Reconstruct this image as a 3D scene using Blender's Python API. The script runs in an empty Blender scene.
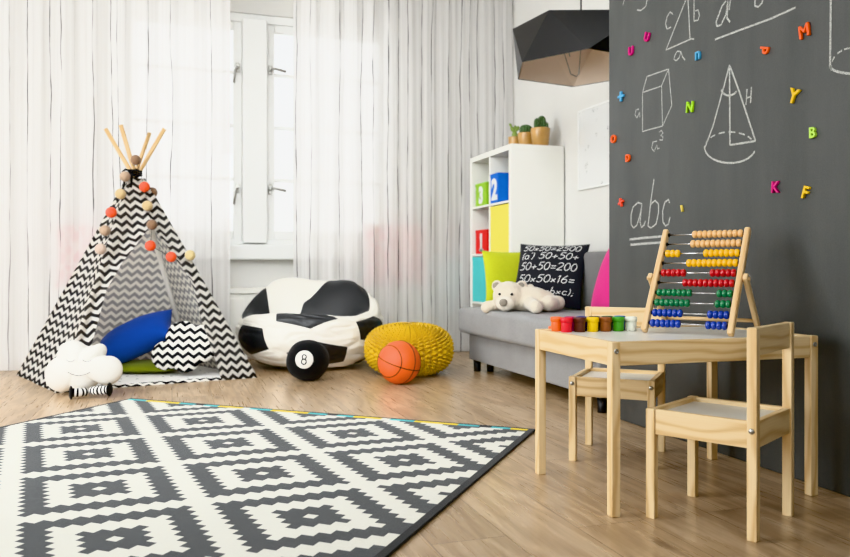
import bpy, bmesh, math, random
from mathutils import Vector, Matrix, noise
random.seed(7)
PI = math.pi
col = bpy.context.scene.collection
sc = bpy.context.scene

# ------------------------------------------------------------------ camera model (fitted from the room's vanishing lines)
CF, CH, CZ = 775.0, 268.0, 0.64
YAW = math.atan((425 - 172) / CF)
cs, sn = math.cos(YAW), math.sin(YAW)
def ray(px, py):
    u = (px - 425) / CF
    return Vector((sn + u * cs, cs - u * sn, (CH - py) / CF))
CAM = Vector((0, 0, CZ))
def on_plane(px, py, p0, n):
    r = ray(px, py); t = (Vector(p0) - CAM).dot(Vector(n)) / r.dot(Vector(n))
    return CAM + r * t

# ------------------------------------------------------------------ materials
def lin(c):
    c = c / 255.0
    return c / 12.92 if c <= 0.04045 else ((c + 0.055) / 1.055) ** 2.4
def rgb(c): return (lin(c[0]), lin(c[1]), lin(c[2]), 1)
class NT:
    def __init__(s, name):
        s.m = bpy.data.materials.new(name); s.m.use_nodes = True
        s.t = s.m.node_tree; s.t.nodes.clear()
        s.out = s.n('ShaderNodeOutputMaterial')
    def n(s, typ, **kw):
        nd = s.t.nodes.new(typ)
        for k, v in kw.items(): setattr(nd, k, v)
        return nd
    def put(s, sock, v):
        if isinstance(v, bpy.types.NodeSocket): s.t.links.new(v, sock)
        else: sock.default_value = v
    def math(s, op, a, b=0.0, c=0.0):
        nd = s.n('ShaderNodeMath', operation=op)
        s.put(nd.inputs[0], a); s.put(nd.inputs[1], b); s.put(nd.inputs[2], c)
        return nd.outputs[0]
    def mix(s, f, a, b):
        nd = s.n('ShaderNodeMix', data_type='RGBA')
        s.put(nd.inputs[0], f); s.put(nd.inputs[6], a); s.put(nd.inputs[7], b)
        return nd.outputs[2]
    def coord(s, kind='Object', scale=(1, 1, 1), loc=(0, 0, 0), rot=(0, 0, 0)):
        tc = s.n('ShaderNodeTexCoord'); mp = s.n('ShaderNodeMapping')
        s.t.links.new(tc.outputs[kind], mp.inputs[0])
        mp.inputs['Scale'].default_value = scale; mp.inputs['Location'].default_value = loc
        mp.inputs['Rotation'].default_value = rot
        return mp.outputs[0]
    def sep(s, v):
        nd = s.n('ShaderNodeSeparateXYZ'); s.t.links.new(v, nd.inputs[0]); return nd.outputs
    def noise(s, v, scale=5, detail=3, rough=.5, dist=0):
        nd = s.n('ShaderNodeTexNoise'); s.put(nd.inputs['Vector'], v)
        nd.inputs['Scale'].default_value = scale; nd.inputs['Detail'].default_value = detail
        nd.inputs['Roughness'].default_value = rough; nd.inputs['Distortion'].default_value = dist
        return nd.outputs['Fac']
    def ramp(s, f, stops):
        nd = s.n('ShaderNodeValToRGB'); s.put(nd.inputs[0], f)
        el = nd.color_ramp.elements
        while len(el) < len(stops): el.new(.5)
        for e, (p, c) in zip(el, stops): e.position = p; e.color = c
        return nd.outputs[0]
    def step(s, v, a, b):
        nd = s.n('ShaderNodeMapRange', interpolation_type='SMOOTHSTEP'); s.put(nd.inputs[0], v)
        nd.inputs[1].default_value = a; nd.inputs[2].default_value = b
        return nd.outputs[0]
    def bump(s, h, strength=.3, dist=.002):
        nd = s.n('ShaderNodeBump'); s.put(nd.inputs['Height'], h)
        nd.inputs['Strength'].default_value = strength; nd.inputs['Distance'].default_value = dist
        return nd.outputs[0]
    def bsdf(s, color, rough=.6, spec=.5, normal=None, sheen=0, metal=0, coat=0, final=True):
        b = s.n('ShaderNodeBsdfPrincipled')
        s.put(b.inputs['Base Color'], color); s.put(b.inputs['Roughness'], rough)
        b.inputs['Specular IOR Level'].default_value = spec; b.inputs['Sheen Weight'].default_value = sheen
        b.inputs['Metallic'].default_value = metal; b.inputs['Coat Weight'].default_value = coat
        if normal is not None: s.put(b.inputs['Normal'], normal)
        if final: s.t.links.new(b.outputs[0], s.out.inputs[0])
        return b.outputs[0]
    def surf(s, sh): s.t.links.new(sh, s.out.inputs[0])
    def mixsh(s, f, a, b):
        nd = s.n('ShaderNodeMixShader'); s.put(nd.inputs[0], f)
        s.t.links.new(a, nd.inputs[1]); s.t.links.new(b, nd.inputs[2]); return nd.outputs[0]

def plain(name, c, rough=.6, spec=.4, var=.08, scale=8, bump=0, bscale=60, **kw):
    t = NT(name); v = t.coord('Object')
    c = Vector(rgb(c)[:3])
    f = t.noise(v, scale, 3)
    colr = t.ramp(f, [(.3, (*(c * (1 - var)), 1)), (.7, (*(c * (1 + var * .6)), 1))])
    nrm = t.bump(t.noise(v, bscale, 4), bump, .003) if bump else None
    t.bsdf(colr, rough, spec, nrm, **kw); return t.m

def fabric(name, c, var=.06, weave=700, strength=.35, sheen=.15, rough=.9, mottling=.12):
    t = NT(name); v = t.coord('Object'); c = Vector(rgb(c)[:3])
    f = t.noise(v, 160, 4, .7)
    f2 = t.noise(v, 6, 3)
    ff = t.math('ADD', t.math('MULTIPLY', f, .65), t.math('MULTIPLY', f2, .35))
    colr = t.ramp(ff, [(.3, (*(c * (1 - mottling)), 1)), (.7, (*(c * (1 + mottling)), 1))])
    w = t.noise(v, weave, 2)
    t.bsdf(colr, rough, .2, t.bump(t.math('ADD', w, t.math('MULTIPLY', f2, 2.0)), strength, .002), sheen=sheen)
    return t.m

def wood(name, light, dark, scale=1.0, rough=.42):
    t = NT(name)
    oi = t.n('ShaderNodeObjectInfo')
    uvn = t.n('ShaderNodeUVMap')
    add = t.n('ShaderNodeVectorMath', operation='ADD'); t.t.links.new(uvn.outputs[0], add.inputs[0])
    cmb = t.n('ShaderNodeCombineXYZ'); t.put(cmb.inputs[0], t.math('MULTIPLY', oi.outputs['Random'], 37.0)); t.put(cmb.inputs[1], t.math('MULTIPLY', oi.outputs['Random'], 11.0))
    t.t.links.new(cmb.outputs[0], add.inputs[1])
    def mp(s):
        m = t.n('ShaderNodeMapping'); t.t.links.new(add.outputs[0], m.inputs[0]); m.inputs['Scale'].default_value = s; return m.outputs[0]
    warp = t.noise(mp((2.2 * scale, 9 * scale, 1)), 1, 2)
    xyz = t.sep(add.outputs[0])
    ph = t.math('ADD', t.math('MULTIPLY', xyz[1], 190 * scale), t.math('MULTIPLY', warp, 26))
    ring = t.math('MULTIPLY_ADD', t.math('SINE', ph), .5, .5)
    fine = t.noise(mp((6 * scale, 260 * scale, 1)), 1, 3)
    f = t.math('ADD', t.math('MULTIPLY', t.math('POWER', ring, 2.0), .55), t.math('MULTIPLY', fine, .45))
    colr = t.ramp(f, [(.15, rgb(light)), (.85, rgb(dark))])
    t.bsdf(colr, rough, .4, t.bump(fine, .12, .001)); return t.m

def chevron_nodes(t, period=.05, width=.056, amp=.55, duty=.5):
    uvn = t.n('ShaderNodeUVMap'); x = t.sep(uvn.outputs[0])
    tri = t.math('ABSOLUTE', t.math('SUBTRACT', t.math('FRACT', t.math('DIVIDE', x[0], width)), .5))
    w = t.math('ADD', t.math('DIVIDE', x[1], period), t.math('MULTIPLY', tri, 2 * amp))
    d = t.math('ABSOLUTE', t.math('SUBTRACT', t.math('FRACT', w), .5))
    return t.step(d, duty * .5 - .025, duty * .5 + .025)
def chevron(name, period=.05, width=.056, amp=.55, trans=.35, white=(236, 233, 226), black=(30, 30, 32), duty=.5, inside=False):
    t = NT(name); f = chevron_nodes(t, period, width, amp, duty)
    dark = rgb(black)
    if inside:      # printed on the outer face, paler where the print shows through
        gm = t.n('ShaderNodeNewGeometry'); dark = t.mix(gm.outputs['Backfacing'], rgb(black), rgb((150, 150, 152)))
    colr = t.mix(f, dark, rgb(white))
    v = t.coord('Object'); nrm = t.bump(t.math('ADD', t.noise(v, 500, 2), t.math('MULTIPLY', t.noise(v, 9, 3), 4)), .25, .003)
    a = t.bsdf(colr, .9, .15, nrm, final=False)
    tr = t.n('ShaderNodeBsdfTranslucent'); t.put(tr.inputs[0], t.mix(.2, colr, rgb((235, 233, 230))))
    t.surf(t.mixsh(trans, a, tr.outputs[0])); return t.m

M = {}
M['white_wall'] = plain('white wall paint', (218, 216, 211), .85, .2, .02, 3, .08, 120)
M['ceiling'] = plain('ceiling paint', (235, 234, 230), .9, .1, .02, 3)
M['win_white'] = plain('window lacquer', (236, 236, 233), .4, .4, .02, 4)
M['steel'] = plain('brushed steel', (176, 174, 168), .3, .5, .1, 30, metal=.9)
M['pine'] = wood('pale pine', (232, 208, 166), (204, 170, 120))
M['pole'] = wood('teepee pole wood', (222, 190, 140), (190, 150, 98), 1.2)
M['beech'] = wood('beech', (222, 192, 148), (200, 162, 112), 1.2, .35)
M['panel'] = plain('satin grey laminate', (224, 221, 212), .32, .5, .03, 5)
M['lacquer'] = plain('white lacquer', (238, 236, 228), .4, .45, .02, 4)
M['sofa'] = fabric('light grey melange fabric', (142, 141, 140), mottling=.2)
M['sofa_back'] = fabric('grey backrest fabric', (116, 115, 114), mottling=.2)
M['black_plastic'] = plain('black plastic', (22, 22, 23), .45)
M['lime'] = fabric('lime fabric', (178, 184, 52))
M['olive'] = fabric('olive fabric', (120, 130, 30))
M['pink'] = fabric('pink fabric', (205, 50, 125))
M['blue'] = fabric('royal blue fabric', (34, 72, 158))
M['charcoal'] = fabric('charcoal print fabric', (44, 44, 48))
M['print'] = plain('white fabric print', (225, 225, 222), .9, .1)
M['plush'] = fabric('cream plush', (214, 203, 184), weave=260, strength=.9, sheen=.5, mottling=.16)
M['plush_light'] = fabric('pale plush', (226, 218, 202), weave=260, strength=.8, sheen=.5, mottling=.12)
M['plush_grey'] = fabric('grey velour', (140, 132, 120), sheen=.3)
M['cloud'] = fabric('white cotton', (236, 233, 226), mottling=.04)
M['thread'] = plain('dark thread', (60, 55, 52), .8)
M['ball_black'] = fabric('black fleece', (26, 26, 27), sheen=.1, mottling=.15)
M['leather_white'] = plain('white leatherette', (238, 234, 224), .42, .5, .03, 5, .12, 14)
M['leather_black'] = plain('black leatherette', (42, 43, 45), .42, .5, .08, 5, .12, 14)
M['mustard'] = fabric('mustard yarn', (200, 162, 40), weave=400, strength=.6, sheen=.2, mottling=.14)
M['rubber'] = plain('orange rubber', (228, 104, 44), .5, .45, .06, 10, .5, 420)
M['seam'] = plain('black seam', (35, 26, 22), .6)
M['shade_black'] = plain('matt black card', (27, 27, 28), .38, .5, .05, 3)
M['shade_inner'] = plain('beige lining', (246, 232, 216), .7, .2, .03, 3)
M['rug_dark'] = fabric('rug dark wool', (66, 68, 70), weave=420, strength=.7, mottling=.2)
M['rug_light'] = fabric('rug cream wool', (214, 212, 202), weave=420, strength=.6, mottling=.07)
M['rug_edge'] = fabric('rug black binding', (30, 30, 31), weave=420, mottling=.2)
M['teal'] = fabric('teal yarn', (70, 165, 170))
M['yellow_yarn'] = fabric('yellow yarn', (222, 196, 40))
M['gold'] = plain('tan glazed ceramic', (190, 148, 88), .3, .5, .15, 14, coat=.4)
M['soil'] = plain('potting soil', (60, 46, 34), .95, .1, .3, 60)
M['cactus'] = plain('cactus green', (78, 104, 66), .6, .3, .2, 40)
M['cactus2'] = plain('prickly pear green', (130, 150, 80), .6, .3, .2, 40)
M['spine'] = plain('cactus spine', (225, 220, 190), .6)
M['box_green'] = fabric('green felt', (150, 196, 60), sheen=.1); M['box_blue'] = fabric('blue felt', (36, 110, 205), sheen=.1)
M['box_red'] = fabric('red felt', (220, 44, 40), sheen=.1); M['box_yellow'] = fabric('yellow felt', (246, 232, 96), sheen=.1)
M['box_teal'] = fabric('turquoise felt', (84, 196, 196), sheen=.1)
M['chrome'] = plain('chrome rod', (200, 200, 200), .2, .5, .02, metal=1)
def bead_mat(n, c): return plain(n, c, .25, .55, .04, 20, coat=.35)
for n, c in dict(tan=(224, 180, 124), yellow=(240, 186, 20), red=(178, 26, 34), green=(24, 110, 66), blue=(28, 58, 150)).items():
    M['bead_' + n] = bead_mat('bead ' + n, c)
def plastic(n, c): return plain(n, c, .35, .5, .05, 20)

# floor: oak planks running along the right-hand wall
def floor_mat():
    t = NT('oak plank floor'); v = t.coord('Object', rot=(0, 0, PI / 2))
    br = t.n('ShaderNodeTexBrick'); t.put(br.inputs['Vector'], v)
    br.inputs['Scale'].default_value = 1; br.inputs['Brick Width'].default_value = 1.7; br.inputs['Row Height'].default_value = .19
    br.inputs['Mortar Size'].default_value = .0016; br.inputs['Mortar Smooth'].default_value = .3; br.offset = .37
    br.inputs['Color1'].default_value = (0, 0, 0, 1); br.inputs['Color2'].default_value = (1, 1, 1, 1); br.inputs['Mortar'].default_value = (.5, .5, .5, 1)
    tone = br.outputs['Color']; gap = br.outputs['Fac']
    off = t.n('ShaderNodeVectorMath', operation='MULTIPLY_ADD')
    t.t.links.new(tone, off.inputs[0]); off.inputs[1].default_value = (7, 3, 0); t.t.links.new(v, off.inputs[2])
    def mp(s):
        m = t.n('ShaderNodeMapping'); t.t.links.new(off.outputs[0], m.inputs[0]); m.inputs['Scale'].default_value = s; return m.outputs[0]
    warp = t.noise(mp((1.3, 7, 1)), 1, 3, .5, .6)
    xyz = t.sep(off.outputs[0])
    ring = t.math('MULTIPLY_ADD', t.math('SINE', t.math('ADD', t.math('MULTIPLY', xyz[1], 60), t.math('MULTIPLY', warp, 34))), .5, .5)
    fine = t.noise(mp((3, 90, 1)), 1, 4, .6)
    big = t.noise(mp((1.1, 4, 1)), 1, 2)
    kn = t.n('ShaderNodeTexVoronoi'); t.put(kn.inputs['Vector'], mp((1.3, 3.6, 1))); kn.inputs['Scale'].default_value = 1.3
    knot = t.step(kn.outputs['Distance'], .12, .03)
    f = t.math('ADD', t.math('ADD', t.math('MULTIPLY', ring, .2), t.math('MULTIPLY', fine, .38)), t.math('MULTIPLY', big, .42))
    c = t.ramp(f, [(.22, rgb((202, 176, 144))), (.5, rgb((178, 149, 114))), (.8, rgb((146, 117, 85)))])
    c = t.mix(t.math('MULTIPLY', knot, .5), c, rgb((90, 62, 42)))
    sp = t.n('ShaderNodeSeparateColor'); t.t.links.new(tone, sp.inputs[0])
    hs = t.n('ShaderNodeHueSaturation'); t.t.links.new(c, hs.inputs['Color'])
    t.put(hs.inputs['Value'], t.math('MULTIPLY_ADD', sp.outputs[0], .16, .92)); hs.inputs['Saturation'].default_value = .92
    c = t.mix(t.math('MULTIPLY', gap, .55), hs.outputs[0], rgb((84, 60, 42)))
    h = t.math('SUBTRACT', t.math('MULTIPLY', fine, .4), gap)
    t.bsdf(c, t.math('MULTIPLY_ADD', fine, .14, .22), .55, t.bump(h, .08, .001)); return t.m
M['floor'] = floor_mat()

def chalk_wall_mat():
    t = NT('blackboard paint'); v = t.coord('Object')
    smear = t.noise(t.coord('Object', (1, 6, 1.2)), 1.2, 5, .6)
    fine = t.noise(v, 220, 3, .7); f = t.math('ADD', t.math('MULTIPLY', smear, .6), t.math('MULTIPLY', fine, .4))
    c = t.ramp(f, [(.3, rgb((60, 62, 61))), (.72, rgb((80, 81, 79)))])
    t.bsdf(c, .46, .5, t.bump(fine, .25, .001)); return t.m
M['board'] = chalk_wall_mat()
def chalk_mat():
    t = NT('white chalk'); v = t.coord('Object'); f = t.noise(v, 420, 3, .8)
    d = t.bsdf(rgb((196, 196, 190)), 1, .05, final=False); tr = t.n('ShaderNodeBsdfTransparent')
    t.surf(t.mixsh(t.step(f, .34, .60), tr.outputs[0], d)); return t.m
M['chalk'] = chalk_mat()

def curtain_mat():
    t = NT('sheer crinkle voile'); uvn = t.n('ShaderNodeUVMap'); x = t.sep(uvn.outputs[0])
    cmb = t.n('ShaderNodeCombineXYZ'); t.put(cmb.inputs[0], t.math('MULTIPLY', x[0], 3.0)); t.put(cmb.inputs[1], t.math('MULTIPLY', x[1], .9))
    wig = t.noise(cmb.outputs[0], 1, 3)
    def lines(freq, amp, w, gate):
        p = t.math('ADD', x[0], t.math('MULTIPLY', wig, amp))
        vo = t.n('ShaderNodeTexVoronoi', voronoi_dimensions='1D'); t.put(vo.inputs['W'], t.math('MULTIPLY', p, freq)); vo.inputs['Scale'].default_value = 1
        near = t.step(vo.outputs['Distance'], w, w * .35)
        sp = t.n('ShaderNodeSeparateColor'); t.t.links.new(vo.outputs['Color'], sp.inputs[0])
        c2 = t.n('ShaderNodeCombineXYZ'); t.put(c2.inputs[0], t.math('MULTIPLY', p, freq)); t.put(c2.inputs[1], t.math('MULTIPLY', x[1], 3.5))
        fade = t.step(t.noise(c2.outputs[0], 1, 3), .3, .62)
        return t.math('MULTIPLY', t.math('MULTIPLY', near, t.math('MULTIPLY_ADD', fade, .75, .25)), t.step(sp.outputs[0], gate, gate + .35))
    l = t.math('MAXIMUM', lines(9.0, .10, .055, .0), t.math('MULTIPLY', lines(24, .05, .05, .3), .35))
    cmb3 = t.n('ShaderNodeCombineXYZ'); t.put(cmb3.inputs[0], t.math('MULTIPLY', x[0], 60)); t.put(cmb3.inputs[1], t.math('MULTIPLY', x[1], .8))
    cr = t.noise(cmb3.outputs[0], 1, 2)
    base = t.ramp(cr, [(.3, rgb((234, 231, 229))), (.7, rgb((246, 244, 242)))])
    c = t.mix(t.math('MULTIPLY', l, .95), base, rgb((52, 46, 46)))
    nrm = t.bump(cr, .3, .004)
    d = t.n('ShaderNodeBsdfDiffuse'); t.put(d.inputs[0], c); t.put(d.inputs['Normal'], nrm)
    tl = t.n('ShaderNodeBsdfTranslucent'); t.put(tl.inputs[0], c)
    tp = t.n('ShaderNodeBsdfTransparent')
    body = t.mixsh(.28, d.outputs[0], tl.outputs[0])
    t.surf(t.mixsh(t.math('SUBTRACT', .29, t.math('MULTIPLY', l, .24)), body, tp.outputs[0])); return t.m
M['curtain'] = curtain_mat()

def glass_mat():
    t = NT('window glass'); tp = t.n('ShaderNodeBsdfTransparent'); gl = t.n('ShaderNodeBsdfGlossy'); gl.inputs['Roughness'].default_value = .02
    fr = t.n('ShaderNodeFresnel'); fr.inputs[0].default_value = 1.45
    t.surf(t.mixsh(fr.outputs[0], tp.outputs[0], gl.outputs[0])); return t.m
M['glass'] = glass_mat()
def pink_print():
    t = NT('pink leaf print'); v = t.coord('Object')
    vo = t.n('ShaderNodeTexVoronoi', feature='DISTANCE_TO_EDGE'); t.put(vo.inputs['Vector'], v); vo.inputs['Scale'].default_value = 16
    f = t.math('ADD', t.math('MULTIPLY', t.step(vo.outputs['Distance'], .03, .2), .6), t.math('MULTIPLY', t.noise(v, 30, 3), .4))
    t.bsdf(t.ramp(f, [(.3, rgb((238, 214, 208))), (.6, rgb((210, 84, 92)))]), .9, .1, sheen=.1); return t.m
M['pink_print'] = pink_print()
def poster_mat():
    t = NT('white board with faint grey sketches'); v = t.coord('Object')
    vo = t.n('ShaderNodeTexVoronoi'); t.put(vo.inputs['Vector'], v); vo.inputs['Scale'].default_value = 16
    g = t.noise(v, 5, 2); h = t.noise(v, 90, 3, .7, 1.0)
    m = t.math('MULTIPLY', t.math('MULTIPLY', t.step(vo.outputs['Distance'], .34, .2), t.step(g, .48, .6)), t.step(h, .5, .6))
    t.bsdf(t.mix(t.math('MULTIPLY', m, .9), rgb((222, 222, 220)), rgb((84, 86, 86))), .12, .5, coat=.5); return t.m
M['poster'] = poster_mat()
def mat_dots():
    t = NT('white cotton with dark specks'); v = t.coord('Object'); vo = t.n('ShaderNodeTexVoronoi'); t.put(vo.inputs['Vector'], v); vo.inputs['Scale'].default_value = 17
    t.bsdf(t.mix(t.step(vo.outputs['Distance'], .16, .12), rgb((232, 230, 226)), rgb((70, 78, 88))), .9, .1); return t.m
M['dots'] = mat_dots()
def stripes_mat():
    t = NT('black and white stripes'); uvn = t.n('ShaderNodeUVMap'); x = t.sep(uvn.outputs[0])
    t.bsdf(t.mix(t.step(t.math('ABSOLUTE', t.math('SUBTRACT', t.math('FRACT', t.math('MULTIPLY', x[0], 55)), .5)), .22, .28), rgb((26, 26, 28)), rgb((232, 230, 226))), .9, .1); return t.m
M['stripes'] = stripes_mat()
M['chev'] = chevron('black and white chevron canvas', .049, .060, .54, trans=.55, inside=True)
M['chev_side'] = chevron('black and white chevron canvas on the side', .049, .115, .54, trans=.55, inside=True)
M['chev_cush'] = chevron('chevron cushion cotton', .046, .06, .5, trans=.0)

# ------------------------------------------------------------------ mesh helpers
def link(name, mesh, parent=None):
    o = bpy.data.objects.new(name, mesh); col.objects.link(o)
    if parent is not None: o.parent = parent
    return o
def obj(name, bm, mats, parent=None, smooth=False, loc=None):
    me = bpy.data.meshes.new(name); bm.normal_update(); bm.to_mesh(me); bm.free()
    for m in (mats if isinstance(mats, (list, tuple)) else [mats]): me.materials.append(m)
    if smooth: me.polygons.foreach_set('use_smooth', [True] * len(me.polygons))
    o = link(name, me, parent)
    if loc is not None: o.location = loc
    return o
def thing(name, label, cat, loc=(0, 0, 0), rz=0, group=None):
    o = bpy.data.objects.new(name, None); col.objects.link(o); o.location = loc; o.rotation_euler = (0, 0, rz)
    o.empty_display_size = .1
    return tag(o, label, cat, group)
def tag(o, label, cat, group=None):
    o['label'] = label; o['category'] = cat
    if group: o['group'] = group
    return o
def struct(o): o['kind'] = 'structure'; return o
def dup(root):
    r = root.copy(); col.objects.link(r)
    for ch in list(root.children):
        c = ch.copy(); col.objects.link(c); c.parent = r
        for g in ch.children:
            d = g.copy(); col.objects.link(d); d.parent = c
    return r

def add_box(bm, lo, hi, bev=.003, seg=2, mat=Matrix.Identity(4), mi=0):
    lo, hi = Vector(lo), Vector(hi)
    b2 = bmesh.new(); bmesh.ops.create_cube(b2, size=1)
    d = hi - lo
    for v in b2.verts: v.co = Vector((v.co.x * d.x, v.co.y * d.y, v.co.z * d.z)) + (lo + hi) / 2
    if bev: bmesh.ops.bevel(b2, geom=b2.edges[:], offset=bev, segments=seg, profile=.5, affect='EDGES')
    uv = b2.loops.layers.uv.new('UVMap')
    ax = max(range(3), key=lambda i: d[i])
    oth = [i for i in range(3) if i != ax]
    for f in b2.faces:
        f.normal_update(); f.material_index = mi
        na = max(range(3), key=lambda i: abs(f.normal[i]))
        for l in f.loops:
            c = l.vert.co
            if na == ax: l[uv].uv = (c[oth[0]], c[oth[1]])
            else:
                o = [i for i in oth if i != na][0]
                l[uv].uv = (c[ax], c[o] + .37 * na)
    b2.transform(mat)
    merge(bm, b2); return bm
def merge(bm, b2):
    me = bpy.data.meshes.new('tmp'); b2.to_mesh(me); b2.free(); bm.from_mesh(me); bpy.data.meshes.remove(me)
def box(name, lo, hi, m, parent=None, bev=.003, seg=2):
    bm = bmesh.new(); add_box(bm, lo, hi, bev, seg); return obj(name, bm, m, parent, smooth=False)
def frame_of(d):
    d = d.normalized(); a = Vector((0, 0, 1)) if abs(d.z) < .9 else Vector((1, 0, 0))
    x = a.cross(d).normalized(); return x, d.cross(x)
def add_tube(bm, pts, r, n=10, cap=True, mi=0):
    pts = [Vector(p) for p in pts]; rs = r if isinstance(r, (list, tuple)) else [r] * len(pts)
    uv = bm.loops.layers.uv.verify()
    rings = []; L = 0; Ls = []
    px = None
    for i, p in enumerate(pts):
        d = (pts[min(i + 1, len(pts) - 1)] - pts[max(i - 1, 0)])
        if d.length < 1e-9: d = Vector((0, 0, 1))
        d.normalize()
        if px is None: x, y = frame_of(d)
        else:
            x = (px - d * px.dot(d)); x = x.normalized() if x.length > 1e-6 else frame_of(d)[0]; y = d.cross(x)
        px = x
        if i: L += (p - pts[i - 1]).length
        Ls.append(L)
        rings.append([bm.verts.new(p + (x * math.cos(2 * PI * k / n) + y * math.sin(2 * PI * k / n)) * rs[i]) for k in range(n)])
    for i in range(len(pts) - 1):
        for k in range(n):
            f = bm.faces.new((rings[i][k], rings[i][(k + 1) % n], rings[i + 1][(k + 1) % n], rings[i + 1][k])); f.material_index = mi; f.smooth = True
            us = [(Ls[i], k / n * .1), (Ls[i], (k + 1) / n * .1), (Ls[i + 1], (k + 1) / n * .1), (Ls[i + 1], k / n * .1)]
            for l, q in zip(f.loops, us): l[uv].uv = q
    if cap:
        for rg in (list(reversed(rings[0])), rings[-1]):
            f = bm.faces.new(rg); f.material_index = mi
    return bm
def tube(name, pts, r, m, parent=None, n=10):
    bm = bmesh.new(); add_tube(bm, pts, r, n); return obj(name, bm, m, parent)
def add_lathe(bm, prof, n=32, mat=Matrix.Identity(4), mi=0, cap=True):
    rings = [[bm.verts.new(mat @ Vector((r * math.cos(2 * PI * k / n), r * math.sin(2 * PI * k / n), z))) for k in range(n)] for r, z in prof]
    for i in range(len(prof) - 1):
        for k in range(n):
            f = bm.faces.new((rings[i][k], rings[i][(k + 1) % n], rings[i + 1][(k + 1) % n], rings[i + 1][k])); f.smooth = True; f.material_index = mi
    if cap:
        for rg in (list(reversed(rings[0])), rings[-1]):
            if (rg[0].co - rg[n // 2].co).length > 1e-5: f = bm.faces.new(rg); f.material_index = mi
    return bm
def lathe(name, prof, m, parent=None, n=32, loc=None):
    bm = bmesh.new(); add_lathe(bm, prof, n); return obj(name, bm, m, parent, loc=loc)
def add_ball(bm, c, r, nu=24, nv=14, rot=None, mi=0):
    r = Vector(r) if not isinstance(r, (int, float)) else Vector((r, r, r)); c = Vector(c)
    R = rot if rot is not None else Matrix.Identity(3)
    def P(th, ph): return c + R @ Vector((r.x * math.cos(th) * math.cos(ph), r.y * math.sin(th) * math.cos(ph), r.z * math.sin(ph)))
    top = bm.verts.new(P(0, PI / 2)); bot = bm.verts.new(P(0, -PI / 2))
    rg = [[bm.verts.new(P(2 * PI * i / nu, -PI / 2 + PI * j / nv)) for i in range(nu)] for j in range(1, nv)]
    fs = []
    for j in range(len(rg) - 1):
        for i in range(nu): fs.append(bm.faces.new((rg[j][i], rg[j][(i + 1) % nu], rg[j + 1][(i + 1) % nu], rg[j + 1][i])))
    for i in range(nu):
        fs.append(bm.faces.new((bot, rg[0][(i + 1) % nu], rg[0][i]))); fs.append(bm.faces.new((top, rg[-1][i], rg[-1][(i + 1) % nu])))
    for f in fs: f.smooth = True; f.material_index = mi
    return bm
def ball(name, c, r, m, parent=None, **k):
    bm = bmesh.new(); add_ball(bm, c, r, **k); return obj(name, bm, m, parent)
def euler(x, y, z): return (Matrix.Rotation(z, 3, 'Z') @ Matrix.Rotation(y, 3, 'Y') @ Matrix.Rotation(x, 3, 'X'))
def frame(o, right, up):
    r = Vector(right).normalized(); u = Vector(up); u = (u - r * u.dot(r)).normalized(); n = r.cross(u)
    return Matrix(((r.x, u.x, n.x, o[0]), (r.y, u.y, n.y, o[1]), (r.z, u.z, n.z, o[2]), (0, 0, 0, 1)))
def remesh(bm, voxel, smooth_it=4):
    me = bpy.data.meshes.new('tmp'); bm.to_mesh(me); bm.free()
    o = bpy.data.objects.new('tmp', me); col.objects.link(o)
    md = o.modifiers.new('r', 'REMESH'); md.mode = 'VOXEL'; md.voxel_size = voxel
    ms = o.modifiers.new('s', 'SMOOTH'); ms.iterations = smooth_it; ms.factor = .6
    bpy.context.view_layer.update()
    r = bpy.data.meshes.new_from_object(o.evaluated_get(bpy.context.evaluated_depsgraph_get()))
    bpy.data.objects.remove(o); bpy.data.meshes.remove(me)
    b = bmesh.new(); b.from_mesh(r); bpy.data.meshes.remove(r); return b
def text_bm(s, size, ext, bev, offset=0.0):
    cu = bpy.data.curves.new('tmp', 'FONT'); cu.body = s; cu.size = size; cu.extrude = ext; cu.bevel_depth = bev; cu.bevel_resolution = 2
    cu.offset = offset; cu.align_x = 'CENTER'; cu.align_y = 'CENTER'; cu.resolution_u = 6
    o = bpy.data.objects.new('tmp', cu); col.objects.link(o); bpy.context.view_layer.update()
    me = bpy.data.meshes.new_from_object(o.evaluated_get(bpy.context.evaluated_depsgraph_get()))
    bpy.data.objects.remove(o); bpy.data.curves.remove(cu)
    b = bmesh.new(); b.from_mesh(me); bpy.data.meshes.remove(me)
    xs = [v.co.x for v in b.verts]; ys = [v.co.y for v in b.verts]
    bmesh.ops.translate(b, verts=b.verts[:], vec=(-(min(xs) + max(xs)) / 2, -(min(ys) + max(ys)) / 2, 0)); return b

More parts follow.
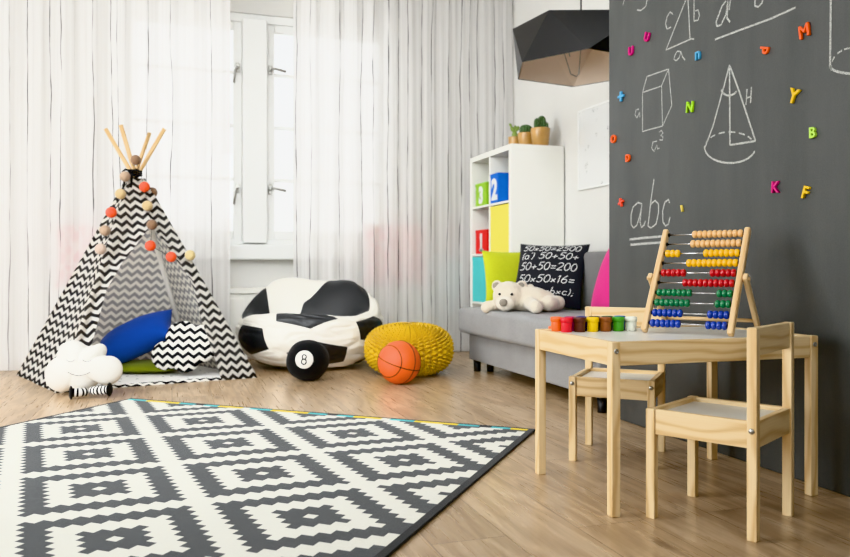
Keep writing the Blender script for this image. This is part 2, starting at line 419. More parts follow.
# pillow: local X right, Y up, Z thickness; returns surface function too
def pillow_surf(a, b, T, pinch=.07, sag=0.0):
    def P(u, v, side=1):
        x = a * u * (1 - pinch * (1 - v * v) * abs(u) ** 3); y = b * v * (1 - pinch * (1 - u * u) * abs(v) ** 3)
        h = T * (max(0, 1 - abs(u) ** 2.4) * max(0, 1 - abs(v) ** 2.4)) ** .55
        h *= 1 + .06 * noise.noise(Vector((u * 2.1 + a * 9, v * 2.1, side * 3)))
        return Vector((x, y + sag * v * v * 0, side * h))
    return P
def pillow(name, a, b, T, m, mat, parent=None, n=26, pinch=.07):
    P = pillow_surf(a, b, T, pinch); bm = bmesh.new(); uv = bm.loops.layers.uv.new('UVMap')
    def g(i): 
        t = -1 + 2 * i / n
        return math.sin(t * PI / 2) * .6 + t * .4
    for side in (1, -1):
        V = [[bm.verts.new(P(g(i), g(j), side)) for i in range(n + 1)] for j in range(n + 1)]
        for j in range(n):
            for i in range(n):
                q = [V[j][i], V[j][i + 1], V[j + 1][i + 1], V[j + 1][i]]
                if side < 0: q.reverse()
                f = bm.faces.new(q); f.smooth = True
                for l in f.loops: l[uv].uv = (l.vert.co.x, l.vert.co.y)
    bmesh.ops.remove_doubles(bm, verts=bm.verts[:], dist=1e-5)
    o = obj(name, bm, m, parent); o.matrix_world = mat if parent is None else mat
    return o, P
# inflated star-shaped outline (cloud cushions): circles = [(x, y, r)]
def puff_bm(circles, T, n=96, k=16, p=2.2):
    rs = []
    for i in range(n):
        th = 2 * PI * i / n; d = Vector((math.cos(th), math.sin(th))); best = .02
        for cx, cy, r in circles:
            c = Vector((cx, cy)); b = d.dot(c); disc = b * b - c.length_squared + r * r
            if disc > 0: best = max(best, b + math.sqrt(disc))
        rs.append(best)
    bm = bmesh.new(); uv = bm.loops.layers.uv.new('UVMap')
    for side in (1, -1):
        ctr = bm.verts.new((0, 0, side * T)); rings = []
        for j in range(1, k + 1):
            s = math.sin(j / k * PI / 2); row = []
            for i in range(n):
                th = 2 * PI * i / n; h = T * max(0, 1 - s ** p) ** .55
                rr = rs[i] * s + (1 - s) * 0
                h *= 1 + .07 * noise.noise(Vector((math.cos(th) * s * 2.5, math.sin(th) * s * 2.5, side)))
                row.append(bm.verts.new((rr * math.cos(th), rr * math.sin(th), side * h)))
            rings.append(row)
        for i in range(n):
            q = [ctr, rings[0][i], rings[0][(i + 1) % n]]
            if side < 0: q.reverse()
            bm.faces.new(q)
            for j in range(k - 1):
                q = [rings[j][i], rings[j + 1][i], rings[j + 1][(i + 1) % n], rings[j][(i + 1) % n]]
                if side < 0: q.reverse()
                bm.faces.new(q)
    for f in bm.faces:
        f.smooth = True
        for l in f.loops: l[uv].uv = (l.vert.co.x, l.vert.co.y)
    bmesh.ops.remove_doubles(bm, verts=bm.verts[:], dist=1e-5)
    return bm

# hand-written stroke glyphs, box 0..1 high
def arc(cx, cy, rx, ry, a0, a1, n=14): return [(cx + rx * math.cos(math.radians(a0 + (a1 - a0) * i / n)), cy + ry * math.sin(math.radians(a0 + (a1 - a0) * i / n))) for i in range(n + 1)]
GL = {
 '0': (.62, [arc(.3, .5, .26, .48, 100, 470)]), '1': (.34, [[(.05, .78), (.2, 1), (.16, 0)]]),
 '2': (.66, [arc(.3, .72, .25, .26, 160, -30, 10) + [(.04, .03), (.6, .05)]]),
 '3': (.6, [arc(.25, .74, .24, .24, 140, -90, 10), arc(.25, .26, .28, .26, 90, -140, 12)]),
 '5': (.64, [[(.58, 1), (.2, .98), (.12, .58)] + arc(.27, .33, .28, .3, 110, -140, 12)]),
 '6': (.6, [[(.45, 1), (.2, .72), (.08, .4)] + arc(.3, .27, .23, .26, 160, 500, 16)]),
 'x': (.52, [[(.08, .5), (.42, .08)], [(.42, .52), (.06, .06)]]), '+': (.62, [[(.04, .36), (.56, .39)], [(.31, .64), (.29, .1)]]),
 '=': (.62, [[(.08, .52), (.54, .55)], [(.08, .22), (.54, .24)]]), '-': (.5, [[(.08, .35), (.42, .37)]]),
 '(': (.3, [arc(.34, .45, .26, .6, 120, 240, 8)]), ')': (.3, [arc(-.06, .45, .26, .6, 60, -60, 8)]),
 ';': (.24, [[(.14, .4), (.15, .36)], [(.14, .1), (.06, -.12)]]), "'": (.2, [[(.1, 1), (.08, .84)]]),
 'a': (.56, [arc(.26, .28, .22, .28, 40, 400) + [(.46, .5), (.44, .08), (.54, .02)]]),
 'b': (.52, [[(.16, 1.05), (.08, .2)] + arc(.27, .26, .2, .26, 190, 520, 14)]),
 'c': (.48, [arc(.27, .28, .21, .28, 50, 320, 12)]), 'n': (.5, [[(.08, .52), (.08, 0)], [(.08, .36)] + arc(.26, .34, .16, .18, 150, 0, 6) + [(.42, 0)]]),
 'H': (.62, [[(.08, 1), (.06, 0)], [(.5, 1), (.48, 0)], [(.06, .5), (.5, .52)]]),
 'y': (.5, [[(.06, .55), (.22, .12)], [(.46, .56), (.2, -.3), (.06, -.36)]]), ' ': (.4, []),
}
def write(s, h, slant=.16):
    x = 0; out = []
    for ch in s:
        w, st = GL[ch]
        for p in st: out.append([(x + (a + slant * b) * h, b * h) for a, b in p])
        x += w * h * 1.06
    return out, x
def add_ribbon(bm, pts, w, put, z=.0):
    """flat stroke: 2-D points, width, put(x, y) -> (point, normal)"""
    P = [Vector(p) for p in pts]
    D = []
    for i in range(len(P)):
        d = P[min(i + 1, len(P) - 1)] - P[max(i - 1, 0)]
        D.append(d.normalized() if d.length > 1e-9 else Vector((1, 0)))
    Lp = []
    for i, (p, d) in enumerate(zip(P, D)):
        n = Vector((-d.y, d.x)) * w / 2 * (1 + .18 * noise.noise(Vector((p.x * 60, p.y * 60, 0))))
        Lp.append((bm.verts.new(put(p.x + n.x, p.y + n.y)), bm.verts.new(put(p.x - n.x, p.y - n.y))))
    for a, b in zip(Lp, Lp[1:]): bm.faces.new((a[0], a[1], b[1], b[0]))
def densify(pts, step):
    out = [pts[0]]
    for a, b in zip(pts, pts[1:]):
        n = max(1, int(math.hypot(b[0] - a[0], b[1] - a[1]) / step))
        for i in range(1, n + 1): out.append((a[0] + (b[0] - a[0]) * i / n, a[1] + (b[1] - a[1]) * i / n))
    return out

exec_parts = []
# ================================================================== THE SETTING
WX = 2.55      # white right wall
BX, BY = 1.796, 2.94   # blackboard wall plane and its far end
struct(box('floor', (-3.4, -1.2, -.12), (WX + .2, 6.1, 0), M['floor'], bev=0))
struct(box('ceiling', (-3.4, -1.2, 2.95), (WX + .2, 6.1, 3.05), M['ceiling'], bev=0))
bm = bmesh.new()
for lo, hi in (((-3.4, 5.78, 0), (-.38, 6.02, 2.95)), ((1.64, 5.78, 0), (WX + .2, 6.02, 2.95)), ((-.38, 5.78, 0), (1.64, 6.02, .80)), ((-.38, 5.78, 2.50), (1.64, 6.02, 2.95))):
    add_box(bm, lo, hi, 0)
struct(obj('wall_back', bm, M['white_wall']))
struct(box('wall_right', (WX, BY - .2, 0), (WX + .14, 5.78, 2.95), M['white_wall'], bev=0))
wb = struct(box('wall_blackboard', (BX, -1.2, 0), (WX, BY, 2.95), M['board'], bev=.004))
struct(box('wall_front', (-3.4, -1.34, 0), (WX, -1.2, 2.95), M['white_wall'], bev=0))
struct(box('wall_left', (-3.4, -1.2, 0), (-3.26, 5.78, 2.95), M['white_wall'], bev=0))
# window
w = thing('window_1', 'white double casement window between the parted curtains', 'window'); w['kind'] = 'structure'
bm = bmesh.new(); x0, x1, z0, z1 = -.38, 1.64, .80, 2.50; fy0, fy1 = 5.79, 5.90
for lo, hi in (((x0, fy0, z0), (x0 + .06, fy1, z1)), ((x1 - .06, fy0, z0), (x1, fy1, z1)), ((x0 + .06, fy0 + .002, z0), (x1 - .06, fy1 - .002, z0 + .05)), ((x0 + .06, fy0 + .002, z1 - .06), (x1 - .06, fy1 - .002, z1))):
    add_box(bm, lo, hi, .004)
obj('window_frame', bm, M['win_white'], w)
box('window_mullion', (.485, 5.72, z0 + .02), (.66, 5.90, z1 - .05), M['win_white'], w, .01)
def sash(xa, xb, hx, flip):
    ya, yb = 5.80, 5.85; bm = bmesh.new(); za, zb = z0 + .05, z1 - .06; s = .06
    for lo, hi in (((xa, ya, za), (xa + s, yb, zb)), ((xb - s, ya, za), (xb, yb, zb)), ((xa + s, ya + .002, za), (xb - s, yb - .002, za + s)), ((xa + s, ya + .002, zb - s), (xb - s, yb - .002, zb))): add_box(bm, lo, hi, .006)
    for zz in (2.07, 1.68, 1.29): add_box(bm, (xa + s, ya + .01, zz - .011), (xb - s, yb - .005, zz + .011), .003)
    so = obj('window_sash', bm, M['win_white'], w)
    box('window_pane', (xa + s, 5.823, za + s), (xb - s, 5.827, zb - s), M['glass'], so, 0)
    for zz in (2.10, 1.22):
        b = bmesh.new(); add_box(b, (hx - .014, ya - .012, zz - .035), (hx + .014, ya, zz + .035), .004)
        add_tube(b, [(hx, ya - .005, zz), (hx, ya - .04, zz)], .009)
        if flip: add_tube(b, [(hx, ya - .04, zz), (hx - .02, ya - .045, zz - .03), (hx - .03, ya - .045, zz - .12)], .009)
        else: add_tube(b, [(hx, ya - .04, zz), (hx + .03, ya - .045, zz + .004), (hx + .11, ya - .045, zz - .012)], .009)
        obj('window_handle', b, M['steel'], so)
sash(x0 + .06, .485, .455, True); sash(.66, x1 - .06, .69, False)
bs = struct(box('trim_1', (-.55, 5.68, .70), (1.80, 5.80, .81), M['win_white'], None, .012))
struct(box('baseboard_back', (-3.2, 5.765, 0), (-.9, 5.78, .09), M['win_white'], None, .003))
wbench = thing('window_bench', 'long white window seat under the sill behind the curtains', 'bench')
box('bench_top', (-.92, 5.53, .46), (1.90, 5.775, .50), M['lacquer'], wbench, .006)
bm = bmesh.new(); add_box(bm, (-.90, 5.548, 0), (1.88, 5.775, .46), .004)
bp = obj('bench_front', bm, M['lacquer'], wbench)
for i in range(4):
    box('panel_door', (-.86 + i * .69, 5.538, .06), (-.86 + i * .69 + .65, 5.550, .43), M['lacquer'], wbench, .004)

# chalk drawings on the blackboard wall
def onb(px, py, off=.0012):
    return on_plane(px, py, (BX - off, 0, 0), (1, 0, 0))
def chalk(name, strokes, wd=.005):
    bm = bmesh.new()
    for s in strokes:
        p2 = []
        for px, py in s:
            q = onb(px, py); p2.append((-q.y, q.z))
        p2 = densify(p2, .012)
        add_ribbon(bm, p2, wd, lambda x, y: Vector((BX - .0012, -x, y)))
    return obj(name, bm, M['chalk'], wb)
def earc(cx, cy, rx, ry, a0, a1, n=24): return [(x, y) for x, y in arc(cx, cy, rx, -ry, a0, a1, n)]
chalk('chalk_triangle', [[(690.5, -12), (666, 50), (692, 38.5)], [(690, -30), (688, 0), (690, 39), (694, 39)]])
chalk('chalk_letters', [[(673, 14), (670, 12), (667, 17), (665.5, 24), (667, 29), (671, 27)],
                        [(694, -4), (694, 21), (698, 20), (699.5, 15), (698, 10), (695, 11)],
                        [(681, 52), (677.5, 51), (675, 55), (674, 59), (676, 61), (679, 58), (681, 52), (682.5, 57), (685, 60)]])
chalk('chalk_fraction', [[(715, 39.5), (740, 30), (770, 19), (795.5, 7.5)],
                         [(726, 1), (722, 6), (716, 22), (717, 26), (721, 25), (726, 14), (728, 0), (727, 18), (730, 22)],
                         [(721, -2), (726, -8), (731, -4), (729, 10)],
                         [(755, -14), (755, 6), (758, 7), (762, 3), (763, -2)]], .0065)
chalk('chalk_signs', [[(636, -3), (638.5, -8), (641, -2)], [(623, 5), (625, -3)], [(648, -6), (646, 6), (641, 10.5), (637, 10)]])
chalk('chalk_cone', [[(729.5, 65), (724, 86), (713, 126), (704.5, 149)], [(729.5, 65), (738, 88), (748, 118), (755.5, 141)],
                     [(729.5, 66), (729.7, 100), (730, 145)], [(730, 145), (742, 143.2), (755.5, 141)],
                     earc(730, 147, 25.5, 16, 175, 345), earc(729, 87, 8.5, 8.5, 200, 332, 10)], .0065)
chalk('chalk_cone_dashes', [earc(730, 147, 25, 15, a, a + 15, 5) for a in (30, 54, 78, 102, 126, 150)])
chalk('chalk_cone_label', [[(747, 89), (746, 105)], [(751.5, 87), (750.5, 103)], [(746.5, 98), (751, 96.5)]])
chalk('chalk_prism', [[(642.5, 92.5), (661.5, 86), (662.5, 126), (642.5, 131.5), (642.5, 92.5)], [(642.5, 92.5), (647, 76.5), (668.5, 69), (661.5, 86)], [(668.5, 69), (671.8, 105.5), (662.5, 126)]], .0045)
chalk('chalk_prism_label', [[(639, 109), (636, 110), (635, 115), (637, 118), (639.5, 112), (640, 117)],
                            [(657, 141), (653, 142), (651.5, 148), (654, 151.5), (657, 145), (657.5, 149), (659.5, 148)],
                            [(659, 132), (661.5, 130.5), (663, 133), (660.5, 135.5), (663, 136.5), (662.5, 140), (659.5, 140)]], .0045)
chalk('chalk_alphabet', [[(642, 204), (638, 202.5), (633, 207), (631, 215), (631, 224), (633.5, 228), (637, 225), (640, 215), (642, 204), (640, 222), (641.5, 227.5), (644, 225), (645.5, 221)],
                         [(654, 179), (651, 200), (648, 226), (651, 228), (656, 224), (658.5, 213), (658.5, 204), (655, 200.5), (651, 204)],
                         [(669.5, 203), (668.5, 199.5), (665, 202), (662.5, 211), (663, 222), (665.5, 226), (668.5, 224), (670, 217)]], .006)
chalk('chalk_underline', [[(629.5, 239.5), (645, 237.8), (668, 236)], [(630.5, 244.8), (650, 243.2), (668, 242)]], .009)
chalk('chalk_cylinder', [[(831, -20), (830.5, 30), (830, 68)], earc(852, 66, 22, 7.5, 180, 300, 16)], .007)
chalk('chalk_cylinder_dashes', [earc(852, 68, 21, 20, a, a + 16, 5) for a in (172, 146, 118, 96)])

# ================================================================== CURTAINS
def curtain(name, label, pts, seed, group=None):
    """pts: plan polyline [(x, y)] of the pleated cloth"""
    rnd = random.Random(seed); ph = [rnd.random() * 6 for _ in range(4)]
    P = [Vector(p) for p in pts]; L = [0]
    for a, b in zip(P, P[1:]): L.append(L[-1] + (b - a).length)
    N = int(L[-1] / .009); bm = bmesh.new(); uv = bm.loops.layers.uv.new('UVMap')
    Z = [.004, .05, .15, .3, .5, .75, 1.0, 1.3, 1.6, 1.9, 2.2, 2.5, 2.75, 2.945]; rows = []; U = 0; us = []; prev = None
    for i in range(N + 1):
        s = L[-1] * i / N; k = max(j for j in range(len(L)) if L[j] <= s + 1e-9); k = min(k, len(P) - 2)
        t = (s - L[k]) / (L[k + 1] - L[k]); p = P[k].lerp(P[k + 1], t); d = (P[k + 1] - P[k]).normalized(); n = Vector((-d.y, d.x))
        colv = []
        for z in Z:
            am = .007 + .004 * math.sin(s * 3 + ph[3])
            o = am * math.sin(2 * PI * s / .155 + ph[0] + .9 * math.sin(s * 2.3 + ph[1]) + .25 * math.sin(z * 1.3 + s * 4)) + .002 * math.sin(2 * PI * s / .061 + ph[2] + z * .5)
            o *= .65 + .35 * min(1, z / 1.2)
            q = p + n * o
            colv.append(bm.verts.new((q.x, q.y, z)))
        if prev is not None: U += (Vector(prev) - Vector((p + n * 0))).length * 1.25
        prev = p; us.append(U); rows.append(colv)
    for i in range(N):
        for j in range(len(Z) - 1):
            f = bm.faces.new((rows[i][j], rows[i + 1][j], rows[i + 1][j + 1], rows[i][j + 1])); f.smooth = True
            for l, q in zip(f.loops, ((us[i], Z[j]), (us[i + 1], Z[j]), (us[i + 1], Z[j + 1]), (us[i], Z[j + 1]))): l[uv].uv = (q[0] + seed * 3.7, q[1])
    return tag(obj(name, bm, M['curtain']), label, 'curtain', group)
curtain('curtain', 'sheer white curtain with thin dark vertical streaks hanging behind the teepee', [(-2.6, 5.40), (-1.0, 5.37), (.375, 5.40)], 1, 'sheer curtains')
curtain('curtain', 'sheer white streaked curtain hanging between window gap and bookshelf', [(.80, 5.40), (1.30, 5.415), (2.10, 5.527), (2.535, 5.548)], 2, 'sheer curtains')

# ================================================================== RUG
RA = Vector((-.194, 4.016)); ang = math.radians(-39.2)
rug = thing('area_rug', 'large cream and charcoal rug woven with stepped concentric diamonds', 'rug', (RA.x, RA.y, 0), ang)
# local: +x across (2 m), -y along (3 m)
NUc, NVc = 63, 106; du, dv = .0315, .0283
bm = bmesh.new(); H = .004
OU, OV = .015, .012     # the weave is cut a little off its repeat
rx = [min(1.976, max(0.0, (i - 1) * du + OU)) for i in range(NUc + 2)]; ry = [min(3.0, max(0.0, (j - 1) * dv + OV)) for j in range(NVc + 2)]
V = [[bm.verts.new((x, -y, H)) for x in rx] for y in ry]
cent = [(9 + 11 * i, 10 + 11 * j) for i in range(-2, 7) for j in range(-2, 11) if (i + j) % 2]
for j in range(NVc + 1):
    for i in range(NUc + 1):
        d = min(abs(i - 1 - a) + abs(j - 1 - b) for a, b in cent)
        f = bm.faces.new((V[j][i], V[j + 1][i], V[j + 1][i + 1], V[j][i + 1]))
        f.material_index = 1 if (1 <= d <= 3 or 7 <= d <= 9) else 0
ring = [(0, 0), (1.976, 0), (1.976, -3), (0, -3)]
bot = [bm.verts.new((x, y, .0005)) for x, y in ring]; bm.faces.new(bot)
obj('pile', bm, [M['rug_light'], M['rug_dark']], rug)
def strip(name, a, b, wdt, m, h=.012):
    a, b = Vector(a), Vector(b); d = (b - a); Lh = d.length; bm = bmesh.new()
    add_box(bm, (0, -wdt / 2, 0.0005), (Lh, wdt / 2, h), .0018)
    bm.transform(Matrix.Translation((a.x, a.y, 0)) @ Matrix.Rotation(math.atan2(d.y, d.x), 4, 'Z'))
    return obj(name, bm, m, rug)
strip('edge_binding', (1.985, 0), (1.985, -3), .026, M['rug_edge'], .009)
strip('edge_binding', (-.006, 0), (-.006, -3), .012, M['rug_edge'], .0055)
strip('edge_binding', (-.01, .012), (1.998, .012), .012, M['rug_edge'], .006)
strip('edge_binding', (-.01, -3.01), (1.998, -3.01), .02, M['rug_edge'], .006)
x = 0.0; seq = [('teal', .11), ('yellow_yarn', .19), ('teal', .09), ('rug_edge', .05), ('teal', .08), ('yellow_yarn', .13), ('rug_light', .04)]; k = 0
while x < 1.97:
    m, ln = seq[k % len(seq)]; e = min(1.976, x + ln)
    o = strip('coloured_edging', (x, -.006), (e, -.006), .024, M[m], .0055); x = e; k += 1

# ================================================================== TABLE + CHAIRS
TX0, TX1, TY0, TY1, TH = 1.073, 1.730, 1.742, 2.197, .45
tb = thing('play_table', "child's low pine table with grey top near the blackboard wall", 'table', (1.402, 1.960, 0), math.radians(-.8))
hx, hy, LW = (TX1 - TX0) / 2, (TY1 - TY0) / 2, .0255
for sx in (-1, 1):
    for sy in (-1, 1):
        x, y = sx * (hx - LW / 2), sy * (hy - LW / 2)
        lg = box('leg', (x - LW / 2, y - LW / 2, 0), (x + LW / 2, y + LW / 2, TH), M['pine'], tb, .0025)
        bmS = bmesh.new(); add_lathe(bmS, [(.0001, 0), (.0065, 0), (.007, .001), (.0065, .0025), (.003, .003), (.0029, .0015), (.0001, .0015)], 14, Matrix.Translation((x - sx * 0, sy * hy, TH - .024)) @ Matrix.Rotation(-sy * PI / 2, 4, 'X'))
        obj('screw', bmS, M['steel'], lg)
for sy in (-1, 1): box('long_apron', (-hx + LW, sy * (hy - .012) - .009, TH - .062), (hx - LW, sy * (hy - .012) + .009, TH - .0005), M['pine'], tb, .002)
for sx in (-1, 1): box('short_apron', (sx * (hx - .012) - .009, -hy + LW, TH - .062), (sx * (hx - .012) + .009, hy - LW, TH - .0005), M['pine'], tb, .002)
box('tabletop', (-hx + .022, -hy + .022, TH - .016), (hx - .022, hy - .022, TH - .004), M['panel'], tb, .001)

def make_chair(label):
    c = thing('child_chair', label, 'chair', group="children's pine chairs at the table")
    S, L2, SH, BH = .1385, .0235, .28, .50     # front is +y
    for sx in (-1, 1):
        x = sx * (S - L2 / 2)
        lg = box('leg', (x - L2 / 2, S - L2, 0), (x + L2 / 2, S, SH), M['pine'], c, .002)
        b = bmesh.new(); add_lathe(b, [(.0001, 0), (.0065, 0), (.007, .001), (.006, .0025), (.0001, .003)], 14, Matrix.Translation((x, S, SH - .022)) @ Matrix.Rotation(-PI / 2, 4, 'X')); obj('screw', b, M['steel'], lg)
        lg = box('leg', (x - L2 / 2, -S, 0), (x + L2 / 2, -S + L2, BH), M['pine'], c, .002)
        b = bmesh.new(); add_lathe(b, [(.0001, 0), (.0065, 0), (.007, .001), (.006, .0025), (.0001, .003)], 14, Matrix.Translation((sx * S, -S + L2 / 2, SH - .022)) @ Matrix.Rotation(sx * PI / 2, 4, 'Y')); obj('screw', b, M['steel'], lg)
    bm = bmesh.new()
    for sx in (-1, 1): add_box(bm, (sx * (S - .012) - .008, -S + L2, SH - .064), (sx * (S - .012) + .008, S - L2, SH - .0005), .002)
    for sy in (-1, 1): add_box(bm, (-S + L2, sy * (S - .012) - .008, SH - .064), (S - L2, sy * (S - .012) + .008, SH - .0005), .002)
    obj('seat_frame', bm, M['pine'], c)
    box('seat', (-S + .02, -S + .02, SH - .024), (S - .02, S - .02, SH - .012), M['panel'], c, .001)
    box('backrest', (-S + L2, -S + .004, BH - .066), (S - L2, -S + .022, BH - .0005), M['pine'], c, .002)
    return c
ch = make_chair("child's pine chair pulled out in front of the table, back towards the viewer")
ch.location = (1.344, 1.663, 0); ch.rotation_euler = (0, 0, math.atan2(.208, -.141) - PI / 2 - .075)
c2 = dup(ch); c2['label'] = "child's pine chair tucked at the far side of the table next to the sofa"
c2.location = (1.447, 2.308, 0); c2.rotation_euler = (0, 0, math.atan2(-.178, -.160) - PI / 2)

# ---------------------------------------------------------------- abacus
ztop = TH - .004
AL = Vector((1.338, 1.995, ztop)); AR = AL + Vector((.590, -.807, 0)) * .247
wdir = (AR - AL).normalized(); back = Vector((-wdir.y, wdir.x, 0))
if back.y < 0: back = -back
lean = math.radians(33.5); upv = (Vector((0, 0, 1)) * math.cos(lean) + back * math.sin(lean))
AW = (AR - AL).length; AH = .374
ab = thing('abacus', 'wooden abacus with rows of coloured beads standing on the table', 'abacus', (AL + AR) / 2, math.atan2(wdir.y, wdir.x))
loc_up = Vector((0, math.sin(lean), math.cos(lean))); locn = Vector((0, -math.cos(lean), math.sin(lean)))
def lf(s, h, n=0): return Vector((s, 0, 0)) + loc_up * h + locn * n
MF = Matrix(((1, 0, 0, 0), (0, loc_up.y, locn.y, 0), (0, loc_up.z, locn.z, 0), (0, 0, 0, 1)))   # local x, up, normal
Mfr = Matrix((( 1, 0, 0, 0), (0, loc_up.y, locn.y, 0), (0, loc_up.z, locn.z, 0), (0, 0, 0, 1)))
for s in (-1, 1):
    b = bmesh.new(); add_box(b, (s * AW / 2 - .0085, 0.006, -.011), (s * AW / 2 + .0085, AH, .013), .005, 3, Mfr)
    obj('side_bar', b, M['beech'], ab)
rows = [('tan', 0, 10), ('tan', 0, 10), ('yellow', 3, 7), ('yellow', 0, 10), ('red', 5, 5), ('red', 0, 10), ('green', 7, 3), ('green', 7, 3), ('blue', 6, 4), ('blue', 6, 4)]
inner = AW / 2 - .0085; bw = .0150
def bead_mesh(m):
    b = bmesh.new(); add_lathe(b, [(.003, -.0075), (.0085, -.0069), (.0115, -.0042), (.0122, 0), (.0115, .0042), (.0085, .0069), (.003, .0075)], 18, Matrix.Rotation(PI / 2, 4, 'Y'))
    me = bpy.data.meshes.new('bead'); b.to_mesh(me); b.free(); me.materials.append(m); return me
BMs = {k: bead_mesh(M['bead_' + k]) for k in ('tan', 'yellow', 'red', 'green', 'blue')}
for i, (cn, nl, nr) in enumerate(rows):
    h = AH - .016 - i * .0358
    rod = tube('rod', [lf(-inner - .004, h), lf(inner + .004, h)], .0022, M['chrome'], ab, 8)
    for s in (-1, 1): tube('stopper', [lf(s * inner, h), lf(s * (inner - .004), h)], .006, M['black_plastic'], rod, 10)
    for side, n in ((-1, nl), (1, nr)):
        for k in range(n):
            o = link('bead', BMs[cn], rod); o.location = lf(side * (inner - .004 - bw * (k + .5)), h); o['label'] = cn + ' wooden bead'
for s in (-1, 1):
    top = lf(s * (AW / 2 + .017), AH * .52)
    foot = Vector((s * (AW / 2 + .017), top.y + .145, 0.012))
    b = bmesh.new(); d = foot - top; mtx = frame(top, (1, 0, 0), d)
    add_box(b, (-.007, -.014, -.011), (.007, d.length - .001, .011), .004, 3, mtx)
    o = obj('prop_leg', b, M['beech'], ab)
    tube('peg', [lf(s * (AW / 2 + .006), AH * .52), lf(s * (AW / 2 + .028), AH * .52)], .006, M['beech'], o, 12)
tube('cross_bar', [(-AW / 2 - .014, lf(0, AH * .52).y + .128, .034), (AW / 2 + .014, lf(0, AH * .52).y + .128, .034)], .006, M['beech'], ab, 10)

# ---------------------------------------------------------------- paint pots
pc = {'red': (212, 40, 52), 'dark brown': (92, 48, 36), 'yellow': (236, 196, 12), 'tan brown': (142, 84, 44), 'green': (72, 150, 46), 'white': (226, 228, 216),
      'orange': (238, 110, 24), 'magenta': (170, 30, 92), 'navy blue': (44, 58, 120), 'black': (34, 32, 36), 'dark green': (34, 84, 62), 'blue': (30, 92, 158)}
PB = []
b = bmesh.new(); add_lathe(b, [(.0001, 0), (.0152, 0), (.0163, .001), (.0168, .028), (.0165, .0302)], 26); PM = bpy.data.meshes.new('pot_body'); b.to_mesh(PM); b.free()
b = bmesh.new(); add_lathe(b, [(.0170, .0290), (.0188, .0295), (.0190, .0405), (.0180, .0435), (.0145, .0438), (.014, .0425), (.0001, .0422)], 26); LM = bpy.data.meshes.new('pot_lid'); b.to_mesh(LM); b.free()
def pot(cn, x, y, label):
    t = thing('paint_pot', label, 'paint pot', (x, y, ztop), random.random() * 6, 'paint pots in two rows on the table')
    m = plastic('paint pot ' + cn, pc[cn])
    for nm, me in (('pot', PM), ('lid', LM)):
        me2 = me.copy(); me2.materials.append(m); link(nm, me2, t)
fr = ['red', 'dark brown', 'yellow', 'tan brown', 'green', 'white']
p0, p1 = on_plane(566.5, 332.6, (0, 0, ztop), (0, 0, 1)), on_plane(631, 331.2, (0, 0, ztop), (0, 0, 1))
p0 = p0 + (ray(566, 332).normalized() * .018); p1 = p1 + (ray(631, 332).normalized() * .018)
for i, cn in enumerate(fr):
    q = p0.lerp(p1, i / 5); pot(cn, q.x, q.y, cn + ' paint pot in the front row on the table')
bk = ['magenta', 'navy blue', 'black', 'dark green', 'blue']
for i, cn in enumerate(bk):
    q = p0.lerp(p1, (i + .42 + (.1 if i == 0 else 0)) / 5) + Vector((.014, .044, 0)); pot(cn, q.x, q.y, cn + ' paint pot in the back row, behind the front paint pots')
q = p0.lerp(p1, -.06) + Vector((.002, .041, 0)); pot('orange', q.x, q.y, 'orange paint pot at the window end of the rows')
ol = thing('orange_disc', 'loose orange pot lid lying flat at the corner of the table', 'lid', (p0.x + .010, p0.y + .100, ztop))
b = bmesh.new(); add_lathe(b, [(.0001, 0), (.0172, 0), (.0175, .009), (.0165, .010), (.0001, .010)], 26); obj('disc_cap', b, plastic('orange lid', pc['orange']), ol)

# ================================================================== SOFA and what lies on it
R3 = Vector((cs, -sn, 0)); F3 = Vector((sn, cs, 0)); UP = Vector((0, 0, 1))
SZ = .395
so = thing('sofa', 'light grey fabric sofa with box base and short black legs by the blackboard wall', 'sofa', (2.1, 3.70, 0))
O = Vector((2.1, 3.70, 0))
def sbox(name, lo, hi, m, bev, seg=4):
    bm = bmesh.new(); add_box(bm, Vector(lo) - O, Vector(hi) - O, bev, seg); return obj(name, bm, m, so, smooth=True)
sbox('base', (1.768, 2.975, .07), (2.49, 4.53, .238), M['sofa'], .010)
sc_ = sbox('seat_cushion', (1.703, 2.955, .236), (2.34, 4.565, SZ), M['sofa'], .032, 5)
bm = bmesh.new(); add_tube(bm, [Vector((1.705, 2.99, .30)) - O + Vector((0, .0, .062)), Vector((1.705, 4.42, .30)) - O + Vector((0, 0, .062))], .002, 6)
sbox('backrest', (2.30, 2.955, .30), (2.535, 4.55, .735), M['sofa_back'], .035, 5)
for x, y in ((1.80, 4.47), (1.875, 4.44), (1.812, 3.02), (2.43, 4.47), (2.43, 3.02)):
    bm = bmesh.new(); add_lathe(bm, [(.0001, 0), (.020, 0), (.021, .002), (.024, .07), (.0001, .07)], 20); obj('leg', bm, M['black_plastic'], so, loc=Vector((x, y, 0)) - O)

def cushion(name, label, a, b, T, m, base, right, lean, cat='cushion', roll=0.0, group=None):
    """base: middle of the lower edge; right: direction seen from its front; lean: angle back from upright"""
    r = Vector(right).normalized(); nrm = r.cross(UP).normalized()          # nrm faces the front
    up = (UP * math.cos(lean) - nrm * math.sin(lean)).normalized()
    if roll: r, up = r * math.cos(roll) + up * math.sin(roll), up * math.cos(roll) - r * math.sin(roll)
    c = Vector(base) + up * b
    o, P = pillow(name, a, b, T, m, frame(c, r, up)); tag(o, label, cat, group)
    return o, P
cushion('cushion', 'lime green square cushion at the shelf end of the sofa', .185, .180, .055, M['lime'], (2.045, 4.47, SZ + .006), (1, -.06, 0), .22)
bk_c, Pb = cushion('cushion', 'black cushion printed with white handwritten sums, on the sofa', .222, .208, .06, M['charcoal'], (2.080, 4.118, SZ + .008), (.29, -.315, 0), .40, roll=-.02)
